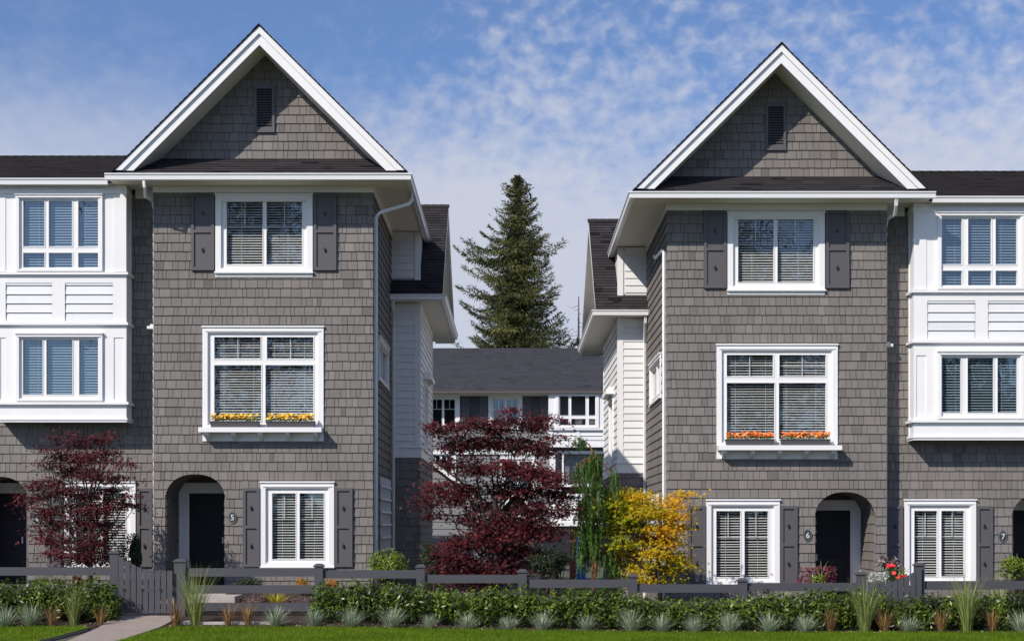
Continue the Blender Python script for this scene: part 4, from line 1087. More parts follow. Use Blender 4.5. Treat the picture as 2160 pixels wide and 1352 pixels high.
slab('concrete_edging', 'pale concrete edging strip behind the tall grass at the right', 'slab', at(1770, 1320, 31.9)[0], at(2230, 1320, 31.9)[0], 31.9, 32.15, s1[2], .16)
st_ = at(395, 1247, 35.0); sw = at(478, 1247, 35.0)[0]
slab('concrete_step', 'broad concrete step in front of door 5, seen between fence rails', 'step', st_[0], sw, 34.9, 35.9, st_[2], .2)
slab('concrete_step', 'lower concrete landing slab behind the fence, below the step of door 5', 'step', at(388, 1262, 34.2)[0], at(500, 1262, 34.2)[0], 33.9, 34.88, at(0, 1256, 34.2)[2], .2)

# ------------------------------------------------------------------ vegetation helpers
def rot_frames(nrm, r):
    n = nrm / np.linalg.norm(nrm, axis=1, keepdims=True); a = np.cross(n, r.normal(size=n.shape)); a /= np.linalg.norm(a, axis=1, keepdims=True)
    return a, np.cross(n, a), n
def leaf_quads(C, A, B, Nn, L, Wd, fold, r):
    """rhombic folded leaves; A = long axis"""
    L = L[:, None]; Wd = Wd[:, None]
    V = np.zeros((len(C), 4, 3)); V[:, 0] = C - A * L * .5; V[:, 1] = C + B * Wd * .5 + Nn * Wd * fold; V[:, 2] = C + A * L * .5; V[:, 3] = C - B * Wd * .5 + Nn * Wd * fold
    return V
def star_leaves(C, A, B, Nn, R_, r, lobes=5):
    out = []; n = len(C)
    for i in range(lobes):
        an = (i - (lobes - 1) / 2) * .68; ln = R_ * (1 - .2 * abs(i - (lobes - 1) / 2))
        d = A * math.cos(an) + B * math.sin(an); p = -A * math.sin(an) + B * math.cos(an); w = (R_ * .21)[:, None]
        V = np.zeros((n, 3, 3)); V[:, 0] = C - p * w * .8 - d * w * .3; V[:, 1] = C + p * w * .8 - d * w * .3; V[:, 2] = C + d * ln[:, None] - Nn * (R_ * .25)[:, None]
        out.append(V)
    return np.concatenate(out)

def maple(name, label, base, trunk_top, clumps, leafm, seed, leaf=.045, dens=1.0, barkm=None, droop=.5, Yc=34.0, fork=.35):
    r = np.random.RandomState(seed); R = empty(name, base, label, 'tree')
    tk = MB(); bx, by, bz = base; tt = trunk_top
    nst = 3 if fork else 1
    tk.tube([(bx, by, bz - .1), (bx + (tt[0] - bx) * .4 + .03, by, bz + (tt[2] - bz) * .45), tt], [.055, .045, .035], 8)
    V = []; T_ = []
    for (px, py, rx, ry, w) in clumps:
        hue = float(np.clip(.38 + (px - 1345) / 190 - (py - 1110) / 500 + r.normal() * .15, .08, .95)) if leafm is gold_m else .5 + r.normal() * .12
        yc = Yc + r.uniform(-.35, .35) * w; c = np.array(at(px, py, yc)); s_ = yc / F; ax = np.array([rx * s_, max(rx, ry) * s_ * .8, ry * s_])
        # limb
        f0 = np.array([bx, by, bz]) + (np.array(tt) - np.array([bx, by, bz])) * r.uniform(fork, 1.0)
        mid = (f0 + c) / 2 + np.array([(c[0] - f0[0]) * .15, 0, -.1 * abs(c[0] - f0[0])]) + r.normal(size=3) * .04
        if py * s_ > 0: tk.tube([tuple(f0), tuple(mid), tuple(c)], [.022, .014, .006], 5, cap=False)
        area = rx * ry * s_ * s_ * 3.14; nsp = max(6, int(area * 105 * dens))
        for _ in range(nsp):
            d = r.normal(size=3); d /= np.linalg.norm(d); q_ = c + d * ax * r.uniform(.15, 1.0) ** .6
            tk.tube([tuple(c + (q_ - c) * r.uniform(0, .3)), tuple((c + q_) / 2 + r.normal(size=3) * .03), tuple(q_)], [.006, .004, .002], 3, cap=False)
            nl = int(r.uniform(16, 32)); out = np.array([q_[0] - c[0], q_[1] - c[1], 0]); ln = np.linalg.norm(out) + 1e-6; out /= ln
            rad = r.uniform(.09, .23)
            off = r.normal(size=(nl, 3)) * np.array([rad, rad, rad * .22]); off[:, 2] -= np.abs(off[:, :2] @ out[:2]) * droop * .5
            C = q_ + off
            Nn = np.array([0, 0, 1.0]) + r.normal(size=(nl, 3)) * .55 + out * .35 + np.array([0, -.35, 0])
            a, b, n_ = rot_frames(Nn, r); A = out + r.normal(size=(nl, 3)) * .6 + np.array([0, 0, -.35]); A -= n_ * np.sum(A * n_, axis=1, keepdims=True); A /= np.linalg.norm(A, axis=1, keepdims=True)
            B = np.cross(n_, A); Rr = r.uniform(.7, 1.15, nl) * leaf
            v = star_leaves(C, A, B, n_, Rr, r); V.append(v)
            tn = np.clip(hue + r.normal(0, .14) + r.normal(0, .16, nl), 0, 1); T_.append(np.tile(tn, 5))
    tk.build('trunk', maple_bark, R, smooth=True)
    npmesh('crown', np.concatenate(V), 3, np.concatenate(T_), leafm, R)
    return R

def px_base(px, Y): x = X(px, Y); return (x, Y, gz(x, Y))
# larger red maple
cl = [(1080, 862, 12, 10, 1), (1088, 885, 22, 14, 1), (1150, 880, 30, 12, 1), (1125, 900, 30, 16, 1), (1050, 897, 40, 18, 1), (990, 893, 40, 16, 1), (935, 905, 32, 16, 1), (912, 893, 16, 8, 1),
      (965, 935, 42, 22, 1), (1030, 930, 40, 24, 1), (1090, 935, 40, 22, 1), (1140, 950, 36, 20, 1), (1165, 925, 22, 10, 1), (945, 975, 28, 14, 1), (1000, 980, 40, 24, 1), (1060, 985, 40, 24, 1),
      (1120, 990, 40, 22, 1), (1160, 1010, 36, 24, 1), (1175, 1045, 32, 24, 1), (1190, 1075, 22, 20, 1), (930, 1025, 34, 20, 1), (905, 1055, 20, 22, 1), (985, 1030, 34, 20, 1), (960, 1052, 38, 18, 1),
      (1050, 1030, 34, 22, 1), (1110, 1040, 38, 26, 1), (1010, 1065, 34, 18, 1), (1130, 1080, 44, 26, 1), (1060, 1085, 30, 18, 1), (920, 1085, 16, 14, 1), (985, 1095, 24, 14, 1), (1025, 1115, 44, 20, 1),
      (1090, 1120, 44, 22, 1), (1150, 1120, 36, 22, 1), (975, 1140, 46, 20, 1), (1040, 1150, 48, 24, 1), (1100, 1155, 34, 22, 1), (950, 1170, 38, 20, 1), (1010, 1185, 50, 24, 1), (960, 1200, 36, 18, 1), (1070, 1195, 44, 24, 1), (1030, 1222, 44, 14, 1), (985, 1225, 30, 10, 1), (985, 1250, 26, 12, 1)]
b0 = px_base(1040, 33.6)
maple('red_maple', 'large dark red maple in the middle, between the two gabled houses', b0, at(1045, 1060, 33.6), cl, maple_m, 3, leaf=.066, dens=1.3, Yc=33.7)
cl = [(150, 912, 12, 8, 1), (118, 925, 14, 8, 1), (105, 945, 14, 9, 1), (165, 935, 24, 14, 1), (205, 930, 24, 12, 1), (225, 918, 10, 8, 1), (130, 960, 28, 14, 1), (180, 965, 32, 18, 1), (225, 955, 22, 14, 1), (105, 978, 22, 9, 1), (255, 975, 24, 8, 1),
      (150, 990, 34, 16, 1), (200, 1000, 34, 18, 1), (245, 1010, 28, 10, 1), (110, 1015, 34, 12, 1), (75, 1020, 20, 8, 1), (85, 1045, 26, 12, 1), (60, 1055, 18, 10, 1), (130, 1035, 24, 14, 1), (180, 1040, 34, 18, 1), (230, 1035, 32, 12, 1), (268, 1045, 18, 8, 1), (285, 1068, 16, 8, 1), (245, 1062, 28, 12, 1),
      (160, 1070, 30, 16, 1), (205, 1075, 34, 18, 1), (95, 1080, 28, 14, 1), (115, 1105, 26, 14, 1), (170, 1105, 34, 18, 1), (215, 1110, 34, 20, 1), (95, 1118, 18, 8, 1), (100, 1135, 24, 12, 1), (150, 1140, 34, 18, 1), (205, 1145, 34, 20, 1), (130, 1165, 24, 14, 1), (175, 1170, 36, 16, 1), (215, 1180, 30, 16, 1), (150, 1188, 22, 10, 1)]
maple('red_maple', 'smaller dark red maple in front of house 4, beside the garden gate', px_base(190, 33.6), at(186, 1050, 33.6), cl, maple_m, 8, leaf=.056, dens=1.6, Yc=33.8)
cl = [(1310, 1042, 30, 16, 1), (1350, 1045, 26, 14, 1), (1330, 1065, 40, 18, 1), (1285, 1062, 24, 14, 1), (1270, 1085, 20, 16, 1), (1315, 1090, 40, 20, 1), (1365, 1075, 28, 18, 1), (1438, 1040, 12, 9, 1), (1422, 1062, 18, 14, 1), (1425, 1085, 18, 14, 1), (1400, 1085, 24, 16, 1),
      (1345, 1110, 40, 16, 1), (1395, 1115, 34, 16, 1), (1440, 1108, 14, 8, 1), (1300, 1115, 24, 12, 1), (1310, 1140, 26, 14, 1), (1355, 1138, 34, 16, 1), (1405, 1140, 32, 16, 1), (1335, 1165, 34, 16, 1), (1385, 1165, 26, 14, 1), (1425, 1175, 22, 14, 1), (1440, 1192, 14, 8, 1), (1330, 1190, 18, 14, 1), (1365, 1195, 34, 12, 1), (1410, 1200, 34, 12, 1), (1355, 1220, 28, 10, 1), (1395, 1222, 36, 9, 1), (1325, 1213, 14, 6, 1)]
maple('golden_maple', 'golden yellow maple in front of the downspout of house 6', px_base(1392, 33.8), at(1385, 1130, 33.8), cl, gold_m, 21, leaf=.066, dens=1.7, Yc=34.0)

# tall spruce behind the rear townhouse
def spruce():
    r = np.random.RandomState(12); Y = 90.0; s_ = Y / F; bx = X(1092, Y); R = empty('spruce_tree', (bx, Y, gz(bx, Y)), 'tall dark green spruce rising behind the rear townhouse roof', 'tree')
    ztop = Z(372, Y); tk = MB(); tk.tube([(bx, Y, gz(bx, Y) - .2), (bx, Y, 8), (bx - .05, Y, 15), (bx + .05, Y, ztop - .1)], [.35, .26, .13, .02], 8)
    prof_y = [370, 400, 430, 450, 470, 490, 520, 545, 565, 600, 630, 660, 700, 740, 800, 900]
    pl = [4, 36, 30, 40, 74, 112, 118, 104, 118, 124, 108, 116, 124, 132, 135, 140]; pr_ = [4, 46, 42, 36, 58, 64, 96, 64, 92, 82, 112, 128, 150, 140, 140, 150]
    V = []; T_ = []
    py = 372.0
    while py < 900:
        z = Z(py, Y); nb = int(r.randint(4, 7) if py > 430 else r.randint(3, 6)); a0 = r.uniform(0, 6.28)
        for b in range(nb):
            an = a0 + b * 2 * math.pi / nb + r.uniform(-.4, .4); ca = math.cos(an)
            L = (.48 + .60 * math.sin(py * .11 + round(an * 1.3) * 2.1) ** 2) * (np.interp(py, prof_y, pl) * (1 - ca) / 2 + np.interp(py, prof_y, pr_) * (1 + ca) / 2) * s_ * r.uniform(.6, 1.18)
            if L < .12: L = .12
            n = max(4, int(L / .11)); t = np.linspace(0.05, 1, n); tip = r.uniform(.25, .6)
            bxs = bx + ca * L * t; bys = Y + math.sin(an) * L * t; sag = .22 + .1 * min(1, (py - 370) / 300)
            bzs = z - .05 - L * sag * np.sin(t * 2.4) * .8 + tip * L * .38 * t ** 3 + (.15 * L if py < 470 else 0) * t
            pts = [(bxs[i], bys[i], bzs[i]) for i in range(0, n, max(1, n // 4))] + [(bxs[-1], bys[-1], bzs[-1])]
            tk.tube(pts, [max(.006, .035 * (1 - i / len(pts))) for i in range(len(pts))], 4, cap=False)
            dens = 13; m_ = n * dens; idx = r.randint(0, n, m_); side = r.normal(size=m_) * (.06 + .16 * np.sin(np.clip(t[idx], 0, 1) * 2.6)) * min(1.3, L)
            C = np.c_[bxs[idx] - math.sin(an) * side, bys[idx] + ca * side, bzs[idx] + r.normal(size=m_) * .03]
            hang = r.uniform(.05, .26, m_) * min(1, .35 + L / 2.4)
            A = np.c_[ca * .55 + r.normal(size=m_) * .35 - math.sin(an) * np.sign(side) * .5, math.sin(an) * .55 + r.normal(size=m_) * .35 + ca * np.sign(side) * .5, -r.uniform(.0, 1.5, m_) + (.9 if py < 450 else 0)]
            up_ = t[idx] > .82; A[up_, 2] = r.uniform(-.2, .9, up_.sum())
            A /= np.linalg.norm(A, axis=1, keepdims=True); C = C + A * hang[:, None] * .5; B = np.cross(A, r.normal(size=A.shape)); B /= np.linalg.norm(B, axis=1, keepdims=True)
            V.append(leaf_quads(C, A, B, np.cross(A, B), hang + .08, r.uniform(.025, .06, m_), .2, r)); T_.append(np.clip(r.normal(.42, .22) + r.normal(0, .18, m_), 0, 1))
        py += r.uniform(4.0, 7) if py > 420 else r.uniform(3, 5)
    tk.build('trunk', bark_m, R, smooth=True); npmesh('crown', np.concatenate(V), 4, np.concatenate(T_), needle_m, R)
spruce()
# dead snag
Y = 96.0; bx = X(1220, Y); k = MB(); r_ = random.Random(3)
R = empty('dead_tree', (bx, Y, gz(bx, Y)), 'thin bare dead tree right of the spruce, close to the eave', 'tree')
k.tube([(bx, Y, gz(bx, Y)), (bx, Y, 10), (bx + .02, Y, Z(625, Y))], [.2, .1, .03], 6)
for i in range(26):
    z = Z(635 + i * 9, Y); a = r_.uniform(0, 6.28); L = r_.uniform(.4, 1.3); k.tube([(bx, Y, z), (bx + math.cos(a) * L * .6, Y + math.sin(a) * L * .6, z - .1), (bx + math.cos(a) * L, Y + math.sin(a) * L, z + .08)], [.018, .012, .006], 3)
k.build('trunk', snag_m, R)

# weeping cedar
def weeping():
    r = np.random.RandomState(5); Y = 33.75; b = px_base(1250, Y); R = empty('weeping_cedar', b, 'slender weeping cedar with hanging green strands left of the golden maple', 'tree')
    tk = MB(); P = [b, at(1255, 1200, Y), at(1251, 1100, Y), at(1252, 1000, Y), at(1249, 950, Y), at(1243, 938, Y), at(1233, 930, Y), at(1226, 936, Y)]
    tk.tube(P, [.06, .06, .05, .035, .022, .016, .012, .006], 7); V = []; T_ = []
    br = [(1226, 940, 4, 22)] * 2
    levels = [(958, 20, 66), (966, 40, 85), (972, 50, 66), (1010, 34, 90), (1040, 36, 80), (1070, 34, 90), (1100, 32, 80), (1130, 42, 80), (1150, 50, 60)]
    src = [(1226 + r.uniform(-5, 6), 932 + r.uniform(-2, 4), r.uniform(8, 18)) for _ in range(8)]
    for (py, hw, ln) in levels:
        for _ in range(9):
            an = r.uniform(0, 6.28); t = r.uniform(.25, 1); dx = math.cos(an) * hw * t; src.append((1250 + dx, py + abs(dx) * .75 + r.uniform(-5, 5), ln * r.uniform(.5, 1.0), math.sin(an) * hw * t * Y / F))
            tk.tube([at(1251, py, Y), at(1250 + dx * .6, py + abs(dx) * .25 - 4, Y), at(1250 + dx, py + abs(dx) * .7, Y)], [.014, .01, .005], 4, cap=False)
    for s in src:
        dy = s[3] if len(s) > 3 else 0; c0 = np.array(at(s[0], s[1], Y)) + np.array([0, dy, 0]); L = s[2] * Y / F
        ns = int(r.randint(4, 9))
        for _ in range(ns):
            o = c0 + r.normal(size=3) * .05; l = L * r.uniform(.5, 1); n = int(l / .016) + 2; t = r.uniform(0, 1, n); sway = r.normal(size=2) * .05
            C = np.c_[o[0] + sway[0] * t + r.normal(size=n) * .012, o[1] + sway[1] * t + r.normal(size=n) * .012, o[2] - l * t]
            C[:, 2] = np.maximum(C[:, 2], gz(C[0, 0], Y) + .05)
            A = np.c_[r.normal(size=(n, 2)) * .35, -np.ones(n)]; A /= np.linalg.norm(A, axis=1, keepdims=True); B = np.cross(A, r.normal(size=A.shape)); B /= np.linalg.norm(B, axis=1, keepdims=True)
            V.append(leaf_quads(C, A, B, np.cross(A, B), r.uniform(.06, .12, n), r.uniform(.010, .02, n), .1, r)); T_.append(np.clip(r.normal(.45, .25) + r.normal(0, .12, n), 0, 1))
    tk.build('trunk', bark_red, R, smooth=True); npmesh('crown', np.concatenate(V), 4, np.concatenate(T_), cedar_m, R)
weeping()

# broad-leaved shrubs and hedges
def foliage(name, label, cat, boxes, m, seed, n_per=900, leaf=(.05, .09), wr=.38, up=.3, group=None, twig=True, base=None, shell=.45):
    """boxes: ellipsoids (cx,cy,cz,rx,ry,rz) in metres; flattened below"""
    r = np.random.RandomState(seed); b = base or (boxes[0][0], boxes[0][1], gz(boxes[0][0], boxes[0][1])); R = empty(name, b, label, cat, group)
    V = []; T_ = []; tk = MB()
    for (cx, cy, cz, rx, ry, rz) in boxes:
        n = int(n_per * max(.15, (rx * ry + rx * rz + ry * rz)) / .35)
        d = r.normal(size=(n, 3)); d /= np.linalg.norm(d, axis=1, keepdims=True); rad = 1 - shell * r.uniform(0, 1, n) ** 1.6
        bump_ = 1 + .14 * np.sin(d[:, 0] * 5 + cx * 3) * np.cos(d[:, 2] * 6 + cy) + r.normal(size=n) * .05
        P = np.array([cx, cy, cz]) + d * np.array([rx, ry, rz]) * (rad * bump_)[:, None]
        g_ = gz(cx, cy) + .03; P = P[P[:, 2] > g_]; d = d[:len(P)]; n = len(P)
        d = (P - np.array([cx, cy, cz])) / np.array([rx, ry, rz]); d /= np.linalg.norm(d, axis=1, keepdims=True) + 1e-6
        Nn = d + r.normal(size=(n, 3)) * .6 + np.array([0, -.1, .45]); a, bb, nn = rot_frames(Nn, r)
        A = d * .5 + np.array([0, 0, up]) + r.normal(size=(n, 3)) * .75; A -= nn * np.sum(A * nn, axis=1, keepdims=True); A /= np.linalg.norm(A, axis=1, keepdims=True)
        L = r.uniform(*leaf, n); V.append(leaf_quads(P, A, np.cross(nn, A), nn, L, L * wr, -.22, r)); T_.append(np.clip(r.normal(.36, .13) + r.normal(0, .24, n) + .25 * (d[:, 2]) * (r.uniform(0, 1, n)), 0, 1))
        for _ in range(int(6 + rx * 12)):
            q_ = r.normal(size=3); q_ /= np.linalg.norm(q_); e = np.array([cx, cy, cz]) + q_ * np.array([rx, ry, rz]) * .85
            if e[2] > g_: tk.tube([(cx + r.uniform(-.3, .3) * rx, cy, g_ - .02), tuple((np.array([cx, cy, g_]) + e) / 2), tuple(e)], [.012, .009, .004], 3, cap=False)
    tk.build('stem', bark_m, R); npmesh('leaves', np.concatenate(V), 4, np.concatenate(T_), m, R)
    return R
def hedge(label, x0, x1, tops, seed):
    """tops: list of (px,py) of the hedge top line"""
    r = random.Random(seed); bx = []; Y = 31.78
    px = x0
    while px < x1:
        w = r.uniform(36, 52); top = np.interp(px + w / 2, [t[0] for t in tops], [t[1] for t in tops]) + r.uniform(-6, 6)
        x = X(px + w / 2, Y); g_ = gz(x, Y); zt = Z(top, Y); h = zt - g_; rx = w * Y / F * .62
        bx.append((x, Y + r.uniform(-.04, .05), g_ + h * .58, rx, .27, h * .46)); bx.append((x + r.uniform(-.1, .1), Y, g_ + h * .34, rx * .9, .25, h * .36)); px += w * .78
    return foliage('laurel_hedge', label, 'hedge', bx, laurel_m, seed, n_per=800, leaf=(.07, .125), wr=.34, up=.5, base=(X((x0 + x1) / 2, Y), Y, gz(X((x0 + x1) / 2, Y), Y)), shell=.75)
hedge('glossy green laurel hedge left of the garden gate', -40, 228, [(0, 1226), (150, 1222), (200, 1218), (235, 1226)], 41)
hedge('longer glossy laurel hedge starting below the window of house 5', 660, 1160, [(655, 1240), (700, 1232), (830, 1226), (960, 1240), (1100, 1240), (1170, 1248)], 42)
hedge('longest glossy laurel hedge running from mid view to the right edge', 1188, 2220, [(1180, 1252), (1210, 1240), (1320, 1240), (1380, 1262), (1560, 1256), (1700, 1248), (1800, 1246), (1900, 1256), (2000, 1250), (2160, 1250)], 43)

def shrub(name, label, l, t, r_, b, Y, m, seed, cat='shrub', n_per=1100, leaf=(.03, .055), wr=.45, up=.3, z0=None, **k):
    cx = X((l + r_) / 2, Y); zt = Z(t, Y); zb = Z(b, Y) if z0 is None else z0; rx = (r_ - l) / 2 * Y / F
    rr = random.Random(seed); n = 3 + int(rx * 4); bx = [(cx, Y, (zt + zb) / 2, rx * .8, rx * .6, (zt - zb) / 2 * .95)]
    for i in range(n):
        bx.append((cx + rr.uniform(-.6, .6) * rx, Y + rr.uniform(-.25, .25) * rx, zb + (zt - zb) * rr.uniform(.35, .68), rx * rr.uniform(.3, .45), rx * .4, (zt - zb) * rr.uniform(.22, .34)))
    return foliage(name, label, cat, bx, m, seed, n_per, leaf, wr, up, base=(cx, Y, min(zb, gz(cx, Y))), **k)
shrub('rhododendron', 'bright yellow green shrub at the right corner of house 5', 765, 1156, 876, 1232, 34.6, rhodo_m, 61, leaf=(.06, .10), wr=.3, n_per=700)
shrub('evergreen_shrub', 'dark evergreen shrub between the smaller red maple and the shutter', 243, 1118, 302, 1215, 34.9, dark_leaf, 62, n_per=2400)
shrub('evergreen_shrub', 'dark evergreen shrub against the shaded wing of house 5', 878, 1138, 940, 1225, 36.5, dark_leaf, 63, n_per=2000)
shrub('clipped_yew', 'blocky dark green yew between the red maple and the blue scaffold', 1108, 1150, 1200, 1222, 38.5, dark_leaf, 64, leaf=(.035, .055), n_per=2600)
shrub('evergreen_shrub', 'dark green shrub between the weeping cedar and the golden maple', 1268, 1140, 1325, 1222, 36.0, dark_leaf, 65, n_per=2200)
shrub('boxwood', 'small dark boxwood seen over the middle fence rail by door 5', 492, 1213, 560, 1252, 35.5, dark_leaf, 66, leaf=(.025, .04))
shrub('barberry', 'yellow orange barberry just left of the second fence post', 622, 1217, 660, 1252, 35.2, orange_leaf, 67, leaf=(.025, .04))
shrub('barberry', 'orange tipped barberry just right of the second fence post', 680, 1217, 715, 1252, 35.2, orange_leaf, 68, leaf=(.025, .04))
shrub('heather', 'dark bronze heather between the lower fence rails', 500, 1252, 575, 1280, 34.0, heather_m, 69, leaf=(.02, .04))
shrub('heather', 'pale bronze heather where the laurel hedge meets the fence', 600, 1256, 668, 1282, 34.0, heather_m, 70, leaf=(.02, .04))
shrub('euonymus', 'low mid green shrub behind the fence rail at the left, near door 4', 62, 1210, 140, 1250, 34.0, laurel_m, 71, leaf=(.03, .05))
shrub('fringe_flower', 'small reddish shrub behind the left fence rail', 150, 1212, 180, 1245, 33.6, burgundy_m, 72, leaf=(.025, .045))
shrub('low_shrub', 'olive green ground shrub behind the fence below the weeping cedar', 1160, 1232, 1320, 1262, 34.0, dark_leaf, 73, leaf=(.03, .05), n_per=2200)
shrub('hydrangea', 'leafy green shrub with white bloom at the right edge near door 7', 2095, 1170, 2175, 1222, 34.6, rhodo_m, 74, leaf=(.06, .10), n_per=600)

# ------------------------------------------------------------------ grasses
def tuft_mesh(name, n, h, spread, width, droop, seed, m, seg=5, base=.05):
    r = np.random.RandomState(seed); V = []; T_ = []
    for i in range(n):
        an = r.uniform(0, 6.28); L = h * r.uniform(.55, 1.08); lean = spread * abs(r.normal(.45, .35)); dr = droop * r.uniform(.3, 1.2)
        o = np.array([math.cos(an), math.sin(an)]) * base * r.uniform(0, 1); w = width * r.uniform(.6, 1.2); p = np.array([-math.sin(an), math.cos(an), 0]); pts = []
        tw = r.uniform(-.6, .6); p = np.array([math.cos(an + 1.57 + tw), math.sin(an + 1.57 + tw), 0])
        for s in range(seg + 1):
            t = s / seg; th = lean * t + dr * t * t
            rad = L * (math.sin(lean) * t + dr * .45 * t * t); z = L * (math.cos(min(lean, 1.3)) * t - dr * .32 * t ** 3)
            pts.append(np.array([o[0] + math.cos(an) * rad, o[1] + math.sin(an) * rad, z]))
        tn = r.uniform(0, 1)
        for s in range(seg):
            w0 = w * (1 - (s / seg) ** 2 * .9); w1 = w * (1 - ((s + 1) / seg) ** 2 * .95)
            V.append([pts[s] - p * w0, pts[s] + p * w0, pts[s + 1] + p * w1, pts[s + 1] - p * w1]); T_.append(tn)
    V = np.array(V); ORG['_'] = Vector((0, 0, 0))
    o = npmesh(name, V, 4, np.array(T_), m); return o
def place(protos, spots, cat, group, Y, sc, seed):
    r = random.Random(seed)
    for i, (px, label, s) in enumerate(spots):
        src, used = protos[i % len(protos)]
        if used: o = src.copy(); COL.objects.link(o)
        else: o = src; protos[i % len(protos)][1] = True
        y = Y + r.uniform(-.06, .06); x = X(px, y); o.location = (x, y, gz(x, y)); o.rotation_euler = (0, 0, r.uniform(0, 6.28)); k = sc * s * r.uniform(.84, 1.2); o.scale = (k, k, k * r.uniform(.92, 1.08))
        tag(o, label, cat, group)
fp = [[tuft_mesh('blue_fescue', 280, .42, 1.0, .0038, .55, s, fescue_m), False] for s in (1, 2, 3, 4)]
fs_ = [(10, 'blue grass tuft at the far left edge of the bed', 1.05), (62, 'blue grass tuft second from the left edge, before the hedge', 1.1), (581, 'blue grass tuft at the right corner of the concrete slab', 1.0),
       (662, 'blue grass tuft directly below the start of the long hedge', 1.0), (741, 'blue grass tuft under the bright yellow green shrub', 1.0), (826, 'blue grass tuft left of the third fence post', 1.05),
       (905, 'blue grass tuft right of the third fence post', 1.0), (984, 'blue grass tuft below the left half of the large red maple', 1.05), (1070, 'blue grass tuft below the trunk of the large red maple', .95),
       (1143, 'blue grass tuft below the gap in the hedge', 1.05), (1236, 'blue grass tuft below the weeping cedar', 1.05), (1330, 'blue grass tuft below the fifth fence post', 1.1), (1396, 'blue grass tuft below the golden maple', 1.05),
       (1464, 'blue grass tuft below the left shutter of the lower window of house 6', 1.0), (1540, 'blue grass tuft below the left pane of the lower window of house 6', 1.05), (1622, 'blue grass tuft right of the lower window of house 6', 1.0),
       (1697, 'blue grass tuft below number plaque 6, next to the bronze sedge', 1.0), (1918, 'blue grass tuft below the arched gate', 1.0), (2155, 'blue grass tuft at the far right edge of the bed', 1.05)]
place(fp, fs_, 'grass tuft', 'blue grass tufts along the lawn edge', 31.28, 1.0, 1)
tp = [[tuft_mesh('tall_grass', 230, 1.20, .25, .0036, .6, s, tall_m, 7, .09), False] for s in (11, 12)]
place(tp, [(157, 'bushy tall green grass clump left of the path, in front of the hedge', 1.0), (413, 'tall pale grass clump leaning over the fence rails beside the path', 1.05), (1825, 'tall green grass clump in front of the fence post by door 6', .98), (2040, 'tall green grass clump below the lower window of house 7', .95)], 'ornamental grass', 'tall grass clumps', 31.42, 1.0, 2)
sp_ = [[tuft_mesh('bronze_sedge', 90, .52, .36, .0034, .7, s, sedge_m, 5, .05), False] for s in (21, 22, 23)]
place(sp_, [(108, 'orange brown sedge just left of the bushy tall grass', 1.0), (212, 'dark bronze sedge at the end of the left hedge, by the path', 1.1), (373, 'bronze sedge at the foot of the round shouldered gate post', 1.1), (480, 'bronze sedge in front of the middle of the concrete slab', 1.0), (522, 'reddish upright sedge before the right part of the concrete slab', 1.15),
            (1752, 'straw brown sedge left of the tall grass by door 6', 1.05), (1865, 'thin brown sedge right of the tall grass by door 6', 1.05), (1985, 'straw coloured sedge left of the tall grass below house 7', 1.0), (2092, 'brown sedge right of the tall grass below house 7', 1.05)], 'grass tuft', 'bronze sedges along the lawn edge', 31.3, 1.0, 3)
yp = [[tuft_mesh('golden_grass', 170, .38, 1.2, .006, .9, 31, yellow_blade), False]]
place(yp, [(583, 'mounded golden yellow grass behind the lower fence rail', 1.15)], 'ornamental grass', None, 33.9, 1.0, 4)
dp = [[tuft_mesh('tall_grass', 90, .7, .5, .005, .4, 33, tall_m, 6, .06), False]]
place(dp, [(2112, 'airy grey green grass beside number plaque 7', 1.15)], 'ornamental grass', None, 34.8, 1.0, 5)

# litter of small leaves on the mulch and lawn edge
r = np.random.RandomState(8); n = 1100
x = r.uniform(-11, 11, n); y = YL + .05 + r.uniform(0, .5, n); C = np.c_[x, y, [gz(a, b) + .022 for a, b in zip(x, y)]]; a, b, nn = rot_frames(np.array([0, -.3, 1.0]) + r.normal(size=(n, 3)) * .35, r)
tag(npmesh('leaf_litter', leaf_quads(C, a, b, nn, r.uniform(.02, .06, n), r.uniform(.015, .03, n), .1, r), 4, r.uniform(0, 1, n), mat('dry_leaf', (.16, .09, .05), .8, tone=.5, alt=(.40, .30, .2))), 'dry fallen leaves scattered over the dark mulch', 'leaf litter', kind='stuff')

# ------------------------------------------------------------------ window boxes and pots
def flowers(parent, x0, x1, y0, y1, z, m, seed, n=120, rad=.028, h=.12, name='blooms'):
    r = np.random.RandomState(seed); V = []; T_ = []
    for i in range(n):
        c = np.array([r.uniform(x0, x1), r.uniform(y0, y1), z + h * r.uniform(.35, 1.0)]); nn = np.array([r.normal() * .4, -.9 + r.normal() * .4, .7]); nn /= np.linalg.norm(nn)
        a = np.cross(nn, [0, 0, 1.]); a /= np.linalg.norm(a); b = np.cross(nn, a); R_ = rad * r.uniform(.7, 1.2); t = r.uniform(0, 1); o = r.uniform(0, 1)
        for k_ in range(7):
            an = o + k_ * 6.283 / 7; d = a * math.cos(an) + b * math.sin(an); p = -a * math.sin(an) + b * math.cos(an)
            V.append([c, c + d * R_ * .6 + p * R_ * .36 + nn * R_ * .25, c + d * R_ + nn * R_ * .1, c + d * R_ * .6 - p * R_ * .36 + nn * R_ * .25]); T_.append(t)
    return npmesh(name, np.array(V), 4, T_, m, parent)
def leaves_at(parent, x0, x1, y0, y1, z0, z1, m, seed, n=220, L=(.03, .06), name='foliage'):
    r = np.random.RandomState(seed); P = np.c_[r.uniform(x0, x1, n), r.uniform(y0, y1, n), r.uniform(z0, z1, n)]; a, b, nn = rot_frames(np.array([0, -.6, .6]) + r.normal(size=(n, 3)) * .6, r); l = r.uniform(*L, n)
    return npmesh(name, leaf_quads(P, a, b, nn, l, l * .4, .1, r), 4, r.uniform(0, 1, n), m, parent)
